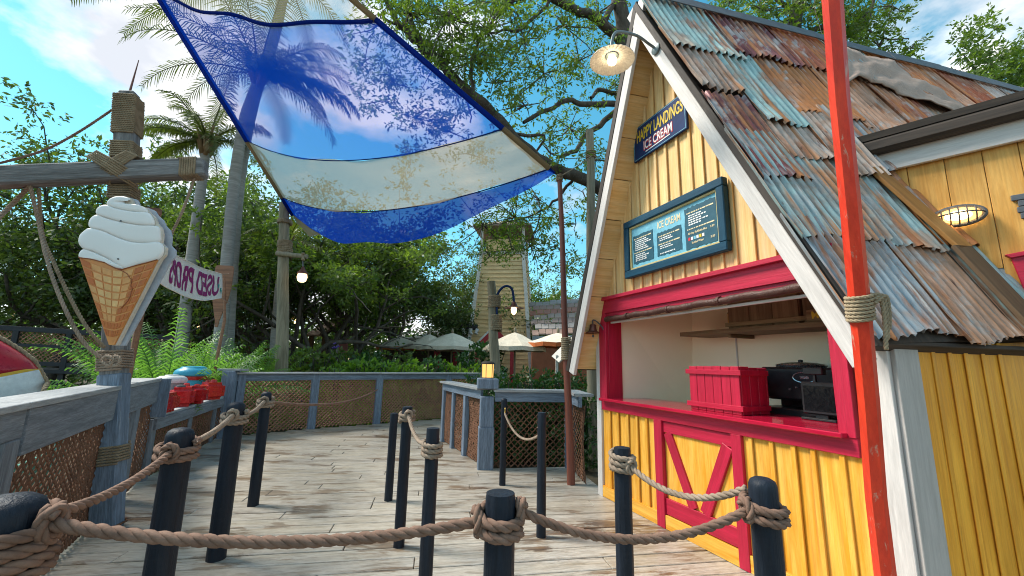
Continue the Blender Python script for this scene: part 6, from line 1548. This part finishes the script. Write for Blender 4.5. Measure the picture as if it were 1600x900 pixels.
# big shade tree behind the kiosk: limbs laid out from the photograph, real distances
oak = thing('shade_tree', 'large lichen barked tree with long limbs reaching over the kiosk toward the sail', 'tree', (at(1010, 600, 11).x, 11, -.42), G)
LIM = [([(1012, 600, 11.2), (1010, 420, 11), (1000, 300, 10.6), (985, 180, 10.2), (975, 60, 9.8), (960, -60, 9.4)], .30, .20),
       ([(990, 330, 10.7), (945, 300, 10), (905, 277, 9.5), (862, 262, 9.1), (815, 225, 8.7), (770, 178, 8.4), (735, 145, 8.1), (700, 112, 7.9), (668, 82, 7.7), (640, 55, 7.5), (612, 18, 7.3), (590, -40, 7.1)], .19, .055),
       ([(978, 75, 10), (940, 35, 9.4), (895, 12, 9), (850, -8, 8.6), (800, -40, 8.2)], .17, .08),
       ([(985, 170, 10.1), (950, 162, 9.8), (915, 163, 9.5), (885, 157, 9.2), (855, 172, 9), (818, 192, 8.8)], .10, .05),
       ([(990, 150, 10.2), (955, 145, 10), (935, 140, 9.9), (922, 155, 9.8)], .08, .05),
       ([(975, 160, 10.3), (945, 190, 10.1), (915, 212, 10), (900, 235, 9.8), (870, 245, 9.6)], .10, .05),
       ([(668, 82, 7.7), (650, 50, 7.8), (640, 20, 7.9), (632, -20, 8)], .075, .04), ([(660, 65, 7.6), (630, 45, 7.4), (600, 28, 7.2)], .06, .03),
       ([(800, 210, 8.6), (850, 215, 8.9), (835, 240, 9.2)], .05, .03), ([(900, 276, 9.6), (870, 310, 9.9), (845, 330, 10.1), (805, 345, 10.3), (765, 352, 10.5)], .05, .014), ([(845, 330, 10.1), (835, 365, 10.4), (815, 388, 10.6)], .025, .01), ([(740, 150, 8.1), (735, 110, 8.3), (745, 70, 8.5), (760, 30, 8.6)], .055, .03),
       ([(862, 0, 8.7), (815, 45, 8.6), (790, 48, 8.5), (765, 52, 8.4)], .05, .025), ([(940, 35, 9.4), (960, 0, 9.6), (968, -40, 9.8)], .10, .07), ([(700, 112, 7.9), (725, 150, 7.6), (735, 190, 7.4)], .03, .015)]
mb = MB(); tips = []
rgo = np.random.default_rng(91)
for pts, r0, r1 in LIM:
    p = smoothpath([at(*q) for q in pts], 4); n = len(p)
    p = [q + V(rgo.normal(0, .018, 3)) for q in p]
    mb.tube(p, [.86 * r0 + .86 * (r1 - r0) * (i / (n - 1)) * (1 + .08 * math.sin(i * 1.3)) for i in range(n)], 10, False)
BL = [(700, 25, 7.8, 75, 34), (640, 20, 7.5, 60, 22), (760, 45, 8.4, 70, 26), (690, 90, 7.9, 45, 16), (820, 60, 8.6, 70, 16), (880, 40, 9, 60, 13), (850, 115, 9, 55, 14), (905, 95, 9.5, 50, 12), (770, 130, 8.3, 45, 10), (820, 165, 8.8, 45, 9), (890, 200, 9.8, 45, 12), (930, 250, 10, 35, 9), (860, 240, 9.3, 40, 7), (935, 20, 9.6, 45, 10), (960, 130, 10, 40, 9), (740, 95, 8.1, 45, 14), (790, 5, 8.4, 70, 18), (610, -20, 7.2, 60, 12), (900, 350, 10.4, 30, 4), (880, 420, 10.6, 35, 5), (840, 310, 10, 40, 9), (915, 310, 10.2, 25, 5), (805, 340, 10.4, 60, 15), (755, 352, 10.6, 50, 13), (800, 390, 10.6, 50, 7), (765, 400, 10.8, 30, 4), (830, 385, 10.6, 40, 10), (870, 385, 10.6, 30, 6), (590, 40, 7.2, 35, 5), (570, 95, 9.5, 30, 8), (615, 130, 9.2, 35, 12), (650, 185, 9, 30, 10), (640, 240, 9, 25, 6), (700, 205, 9, 35, 8), (715, 150, 8.8, 30, 8), (585, 160, 9.5, 25, 5), (730, 240, 9, 30, 6)]
Cs = []
for (x, y, Y, rp, n) in BL:
    for _ in range(int(n * 2.15)):
        a = rgo.normal(0, rp * .52, 2); c = at(x + a[0], y + a[1], Y + rgo.normal(0, .5)); Cs.append(c)
        if rgo.random() < .5:
            near = at(x, y, Y); mb.tube([near, lerp(near, c, .5) + V(rgo.normal(0, .07, 3)), c], [.016, .011, .005], 4, False)
mb.build('trunk', MT['bark'], oak, 'all')
v, f = clusters(np.array([tuple(c) for c in Cs]), 30, .30, .105, rgo, -.35, .36); npmesh('crown', v, f, LEAF['light'], oak)
# trees behind the rusty roof
t2_ = thing('shade_tree', 'light green tree showing above the rusty roof ridge beside the orange pole', 'tree', (at(1250, 600, 16).x, 16, -.42), G); mb = MB(); Cs = []
for pts, r0, r1 in (([(1225, 600, 16), (1222, 300, 16), (1225, 120, 16), (1240, 50, 16), (1250, -20, 16), (1258, -80, 16)], .30, .22), ([(1232, 80, 16), (1275, 45, 16), (1320, 45, 16), (1352, 35, 16), (1365, 0, 16), (1375, -40, 16)], .15, .05), ([(1245, 20, 16), (1215, 0, 16), (1190, -30, 16)], .12, .06), ([(1345, 38, 16), (1380, 60, 16), (1420, 60, 16)], .05, .02)):
    p = smoothpath([at(*q) for q in pts], 4); mb.tube(p, [r0 + (r1 - r0) * i / (len(p) - 1) for i in range(len(p))], 9, False)
for (x, y, rp, n) in ((1290, 20, 45, 30), (1345, 30, 40, 26), (1375, 75, 35, 16), (1330, 75, 35, 18), (1190, 15, 40, 22), (1140, 0, 35, 16), (1235, 30, 35, 18), (1395, 10, 35, 12), (1425, 75, 18, 4), (1270, -30, 60, 30), (1180, 50, 30, 12), (1300, 70, 35, 18), (1410, 95, 14, 3)):
    for _ in range(int(n * 2.0)):
        a = rgo.normal(0, rp * .55, 2); c = at(x + a[0], y + a[1], 16 + rgo.normal(0, .8)); Cs.append(c)
        if rgo.random() < .4: near = at(x, y, 16); mb.tube([near, lerp(near, c, .5) + V(rgo.normal(0, .1, 3)), c], [.03, .018, .008], 4, False)
mb.build('trunk', MT['bark'], t2_, 'all'); v, f = clusters(np.array([tuple(c) for c in Cs]), 26, .42, .19, rgo, -.3, .38); npmesh('crown', v, f, LEAF['light'], t2_)
t3_ = thing('shade_tree', 'dark tree top above the annex roof at the right edge', 'tree', (at(1570, 600, 15).x, 15, -.42), G); mb = MB(); Cs = []
for pts, r0, r1 in (([(1590, 700, 15), (1580, 300, 15), (1560, 150, 15), (1545, 90, 15)], .25, .06), ([(1575, 220, 15), (1600, 120, 15), (1610, 70, 15)], .12, .04), ([(1560, 150, 15), (1525, 110, 15), (1505, 85, 15)], .06, .02)):
    p = smoothpath([at(*q) for q in pts], 4); mb.tube(p, [r0 + (r1 - r0) * i / (len(p) - 1) for i in range(len(p))], 8, False)
for (x, y, rp, n) in ((1570, 120, 40, 30), (1600, 90, 35, 22), (1535, 95, 28, 14), (1515, 50, 18, 7), (1545, 40, 18, 5), (1560, 150, 35, 24), (1500, 125, 22, 8), (1600, 140, 35, 24), (1510, 75, 18, 6)):
    for _ in range(int(n * 2.0)): a = rgo.normal(0, rp * .5, 2); Cs.append(at(x + a[0], y + a[1], 15 + rgo.normal(0, .7)))
mb.build('trunk', MT['bark'], t3_, 'all'); v, f = clusters(np.array([tuple(c) for c in Cs]), 24, .40, .19, rgo, -.2, .4); npmesh('crown', v, f, LEAF['mid'], t3_)

# palms
def frond(mb_v, mb_f, rach, base, az, el, L, rg, droop=1.0, nl=46, lw=.035, ll=.55):
    p = V(base); d = V((math.sin(az) * math.cos(el), math.cos(az) * math.cos(el), math.sin(el))); path = [p.copy()]; n = 16
    for i in range(n):
        d = (d - Z * (.012 + .15 * droop * (i / n) ** 1.2) + V(rg.normal(0, .012, 3))).normalized(); p = p + d * L / n; path.append(p.copy())
    rach.append(path)
    fine = resample(path, L / nl); k = len(fine)
    for i in range(2, k):
        t = i / k; T_ = (fine[min(i + 1, k - 1)] - fine[i - 1]).normalized(); S_ = T_.cross(Z); S_ = S_.normalized() if S_.length > .05 else V((1, 0, 0)); U_ = S_.cross(T_)
        l = ll * (.35 + .65 * math.sin(math.pi * min(1, t * .9 + .12))) * rg.uniform(.8, 1.1)
        for sg in (-1, 1):
            dr = (S_ * sg * .8 + T_ * .65 + U_ * rg.uniform(-.1, .35)).normalized(); a = fine[i]; b = a + dr * l * .45; c = b + (dr - Z * (.75 + rg.uniform(0, .5))).normalized() * l * .6
            w_ = T_ * lw * .5; o = len(mb_v); mb_v += [a - w_, a + w_, b + w_ * 1.1, b - w_ * 1.1, c + w_ * .25, c - w_ * .25]; mb_f += [(o, o + 1, o + 2, o + 3), (o + 3, o + 2, o + 4, o + 5)]
def palm(label, trunk, r0, r1, nf, L, seed, extra=(), ll=.55):
    rg = np.random.default_rng(seed); tp = smoothpath(trunk, 8); t = thing('palm_tree', label, 'palm', (tp[0].x, tp[0].y, -.42), 'palms beside the deck')
    n = len(tp); MB().tube(tp, [(r0 + (r1 - r0) * i / (n - 1)) * (1 + .025 * (i % 2)) for i in range(n)], 14).build('trunk', MT['palm_bark'], t, 'all')
    top = tp[-1]; mb = MB()
    for k in range(16):
        a = 2.4 * k; d_ = V((math.sin(a), math.cos(a), 0)); mb.tube([top - Z * (.3 - .02 * k) + d_ * r1 * .8, top + Z * (.05 + .03 * k) + d_ * (r1 * 1.5 + .05), top + Z * (.3 + .03 * k) + d_ * (r1 * 2.2 + .12)], [.07, .05, .022], 6)
    mb.build('leaf_bases', MT['palm_boot'], t, 'all')
    top = top + Z * .25; vs, fs, ra2 = [], [], []
    for k in range(nf):
        az = 2.399 * k + rg.uniform(-.2, .2); el = 1.15 - 1.35 * (k / nf) + rg.uniform(-.12, .12); frond(vs, fs, ra2, top, az, el, L * rg.uniform(.85, 1.1), rg, 1.0 + .5 * (k / nf), ll=ll)
    for (az, el, l2, dr_) in extra: frond(vs, fs, ra2, top, az, el, l2, rg, dr_, 90, ll=ll * (1.25 if l2 > 5 else 1), lw=.045)
    MB().add(vs, fs).build('fronds', LEAF['palm'], t)
    mb = MB()
    for path in ra2: mb.tube(path, [.028 - .022 * i / (len(path) - 1) for i in range(len(path))], 5)
    mb.build('frond_stems', LEAF['palm'], t, 'all')
    return t
palm('tall palm with thick grey trunk passing behind the left edge of the sail', [at(335, 590, 12.8), at(347, 500, 12.8), at(357, 380, 12.8), at(368, 270, 12.8), at(381, 190, 12.8), at(392, 155, 12.8), at(403, 125, 12.8)], .185, .14, 18, 3.6, 3, [(R(80), .1, 3.4, 1.1), (R(120), .0, 3.0, 1.1), (R(60), .3, 3.6, 1.1), (R(150), -.1, 3.0, 1.2), (R(95), -.2, 3.2, 1.0)], .72)
palm('slender palm with thin grey trunk and small crown left of the sail', [at(275, 590, 13), at(287, 510, 13), at(300, 400, 13), at(312, 310, 13), at(322, 232, 13)], .19, .13, 15, 2.5, 8, [(R(-100), .35, 2.9, 1.1), (R(-80), .15, 2.6, 1.1)], .5)
palm('short broken palm trunk with low crown hidden by leaves behind the timber pole', [at(432, 590, 15.5), at(434, 530, 15.5), at(439, 460, 15.5), at(445, 400, 15.5)], .27, .2, 9, 2.0, 9)
palm('high palm seen only through the upper tan stripe of the sail', [at(352, 600, 13.6), at(360, 450, 13.6), at(374, 280, 13.6), at(396, 160, 13.6), at(428, 60, 13.6), at(446, -25, 13.6)], .20, .17, 15, 4.2, 14, [(R(-88), .06, 8.2, .36), (R(-84), -.02, 7.2, .5), (R(90), .1, 3.6, 1.1), (R(150), -.1, 3.2, 1.1)], .66)
# ferns and low palms behind the shelf
def fernplant(label, base, nf, L, seed, leaf='fern', ll=.30, lw=.03):
    rg = np.random.default_rng(seed); t = thing('fern', label, 'fern', tuple(base), 'ferns behind the shelf'); vs, fs, ra2 = [], [], []
    for k in range(nf): frond(vs, fs, ra2, V(base) + Z * .05, 2.399 * k, rg.uniform(.7, 1.35), L * rg.uniform(.75, 1.1), rg, 1.0, 34, lw, ll)
    MB().add(vs, fs).build('fronds', LEAF[leaf], t); mb = MB()
    for path in ra2: mb.tube(path, [.016 - .012 * i / (len(path) - 1) for i in range(len(path))], 4)
    mb.build('stems', LEAF[leaf], t, 'all')
for k, (x, Y, L, lab) in enumerate(((270, 9.0, 2.9, 'feathery green fern left of the brown oar'), (312, 9.8, 2.5, 'large feathery fern behind the blue tub'), (366, 12.6, 2.4, 'feathery fern right of the brown oar'), (405, 12.8, 2.5, 'feathery fern at the foot of the timber pole'), (225, 9.3, 2.6, 'bushy fern right beside the mast behind the tall railing'), (345, 10.6, 2.6, 'feathery fern directly behind the oar shaft'), (290, 11.5, 2.8, 'tall fern at the foot of the palms'), (235, 9.6, 2.5, 'low fern beside the cone sign below the bridge rail'))):
    q = at(x, 560, Y); fernplant(lab, (q.x, q.y, -.3), 34, L, 50 + k)
# shrubs
def shrub(label, x, Y, z0, R_, H, leaf, n, size, seed, grp='shrubs beyond the railings', flowers=False):
    rg = np.random.default_rng(seed); b = at(x, 575, Y); t = thing('shrub', label, 'shrub', (b.x, Y, -.42), grp); mb = MB(); tips = []
    for k in range(11):
        a = 2.4 * k; e = V((math.cos(a), math.sin(a), 0)) * R_ * rg.uniform(.2, .9); top_ = V((b.x, Y, z0 + H * rg.uniform(.55, .95))) + e; mb.tube([V((b.x, Y, -.42)) + e * .15, lerp(V((b.x, Y, -.42)), top_, .5) + e * .1, top_], [.03, .022, .01], 5, False)
    mb.build('stems', MT['bark'], t, 'all')
    nc = n // 12; u_ = rg.normal(0, 1, (nc, 3)); u_ /= np.linalg.norm(u_, axis=1, keepdims=True); u_ *= rg.random((nc, 1)) ** .4; hh = (H + z0 + .42)
    C = np.array([b.x, Y, -.3]) + u_ * np.array([R_, R_, hh]) * (1 + rg.normal(0, .08, (nc, 1))); C[:, 2] = -.3 + np.abs(u_[:, 2]) * hh
    v, f = clusters(C, 12, .16 + R_ * .05, size, rg, .5, .46); npmesh('foliage', v, f, LEAF[leaf], t)
    if flowers:
        mb = MB()
        for _ in range(9):
            q = C[rg.integers(0, nc)]; c = V(q) + V((0, -.25, .2))
            for s_ in range(10): d_ = V(rg.normal(0, .09, 3)); mb.lathe([(.0, -.03), (.045, 0), (.0, .03)], c + d_, 5)
        mb.build('flowers', MT['flower'], t)
SH = [(470, 14.5, 1.5, .6, 'mid', 'leafy shrub right beside the timber pole'), (505, 15.2, 1.6, .7, 'mid', 'green shrub with violet flowers left of the tree trunk'), (545, 15.5, 1.5, .55, 'mid', 'green shrub with violet flowers under the spreading tree'), (582, 15, 1.4, .5, 'glossy', 'broad leaved shrub left of the first umbrella'), (560, 13.8, 1.0, .25, 'bright', 'bright lime shrub just behind the far rail, left'), (600, 14.2, 1.1, .3, 'bright', 'bright lime shrub below the first umbrella'), (640, 14.6, 1.2, .30, 'bright', 'bright lime shrub below the second umbrella'), (672, 15.4, 1.3, .45, 'glossy', 'glossy dark shrub below the third umbrella'), (700, 15.8, 1.1, .25, 'bright', 'light green shrub behind the inner corner of the rails'), (735, 16.5, 1.2, .2, 'bright', 'light green shrub left of the lantern'), (752, 17.5, 1.4, 1.15, 'glossy', 'rounded shrub with drooping leaves left of the lamp post'), (620, 16.8, 1.6, .6, 'mid', 'dark green shrub behind the lime shrubs'), (440, 15.5, 1.4, .4, 'mid', 'fresh green shrub left of the timber pole'), (530, 13.4, .9, .1, 'bright', 'pale green ground shrub near the far rail')]
for k, (x, Y, R_, H, leaf, lab) in enumerate(SH): shrub(lab, x, Y, 1.15, R_, H + .1, leaf, 4200 if leaf != 'bright' else 3400, .17 if leaf != 'glossy' else .20, 200 + k, flowers='violet' in lab)
for k, (x, Y, lab) in enumerate(((792, 9.3, 'glossy hedge shrub right of the lantern post'), (825, 9.5, 'glossy hedge shrub in the middle behind the netted rail'), (860, 9.4, 'glossy hedge shrub left of the brown pole'), (905, 9.0, 'glossy hedge shrub between the brown pole and the kiosk'), (760, 10.2, 'glossy hedge shrub directly behind the lantern'))):
    shrub(lab, x, Y, .62, .75, .70, 'glossy', 6000, .095, 300 + k, 'hedge behind the netted rail')
# leaf litter and low growth below the back rail
rg = np.random.default_rng(5); nC = 700; xs = rg.uniform(-9, 2.5, nC); ys = rg.uniform(11.3, 17, nC); keep = (ys - 10.2) > (xs + 4.65) * .81 + .5
C = np.stack([xs, ys, np.full(nC, -.3) + rg.random(nC) * .45], 1)[keep]; v, f = clusters(C, 16, .35, .14, rg, .3)
w_ = npmesh('ground_cover', v, f, LEAF['mid']); tag(w_, 'low green ground cover seen through the far netting', 'ground cover', None, 'stuff')
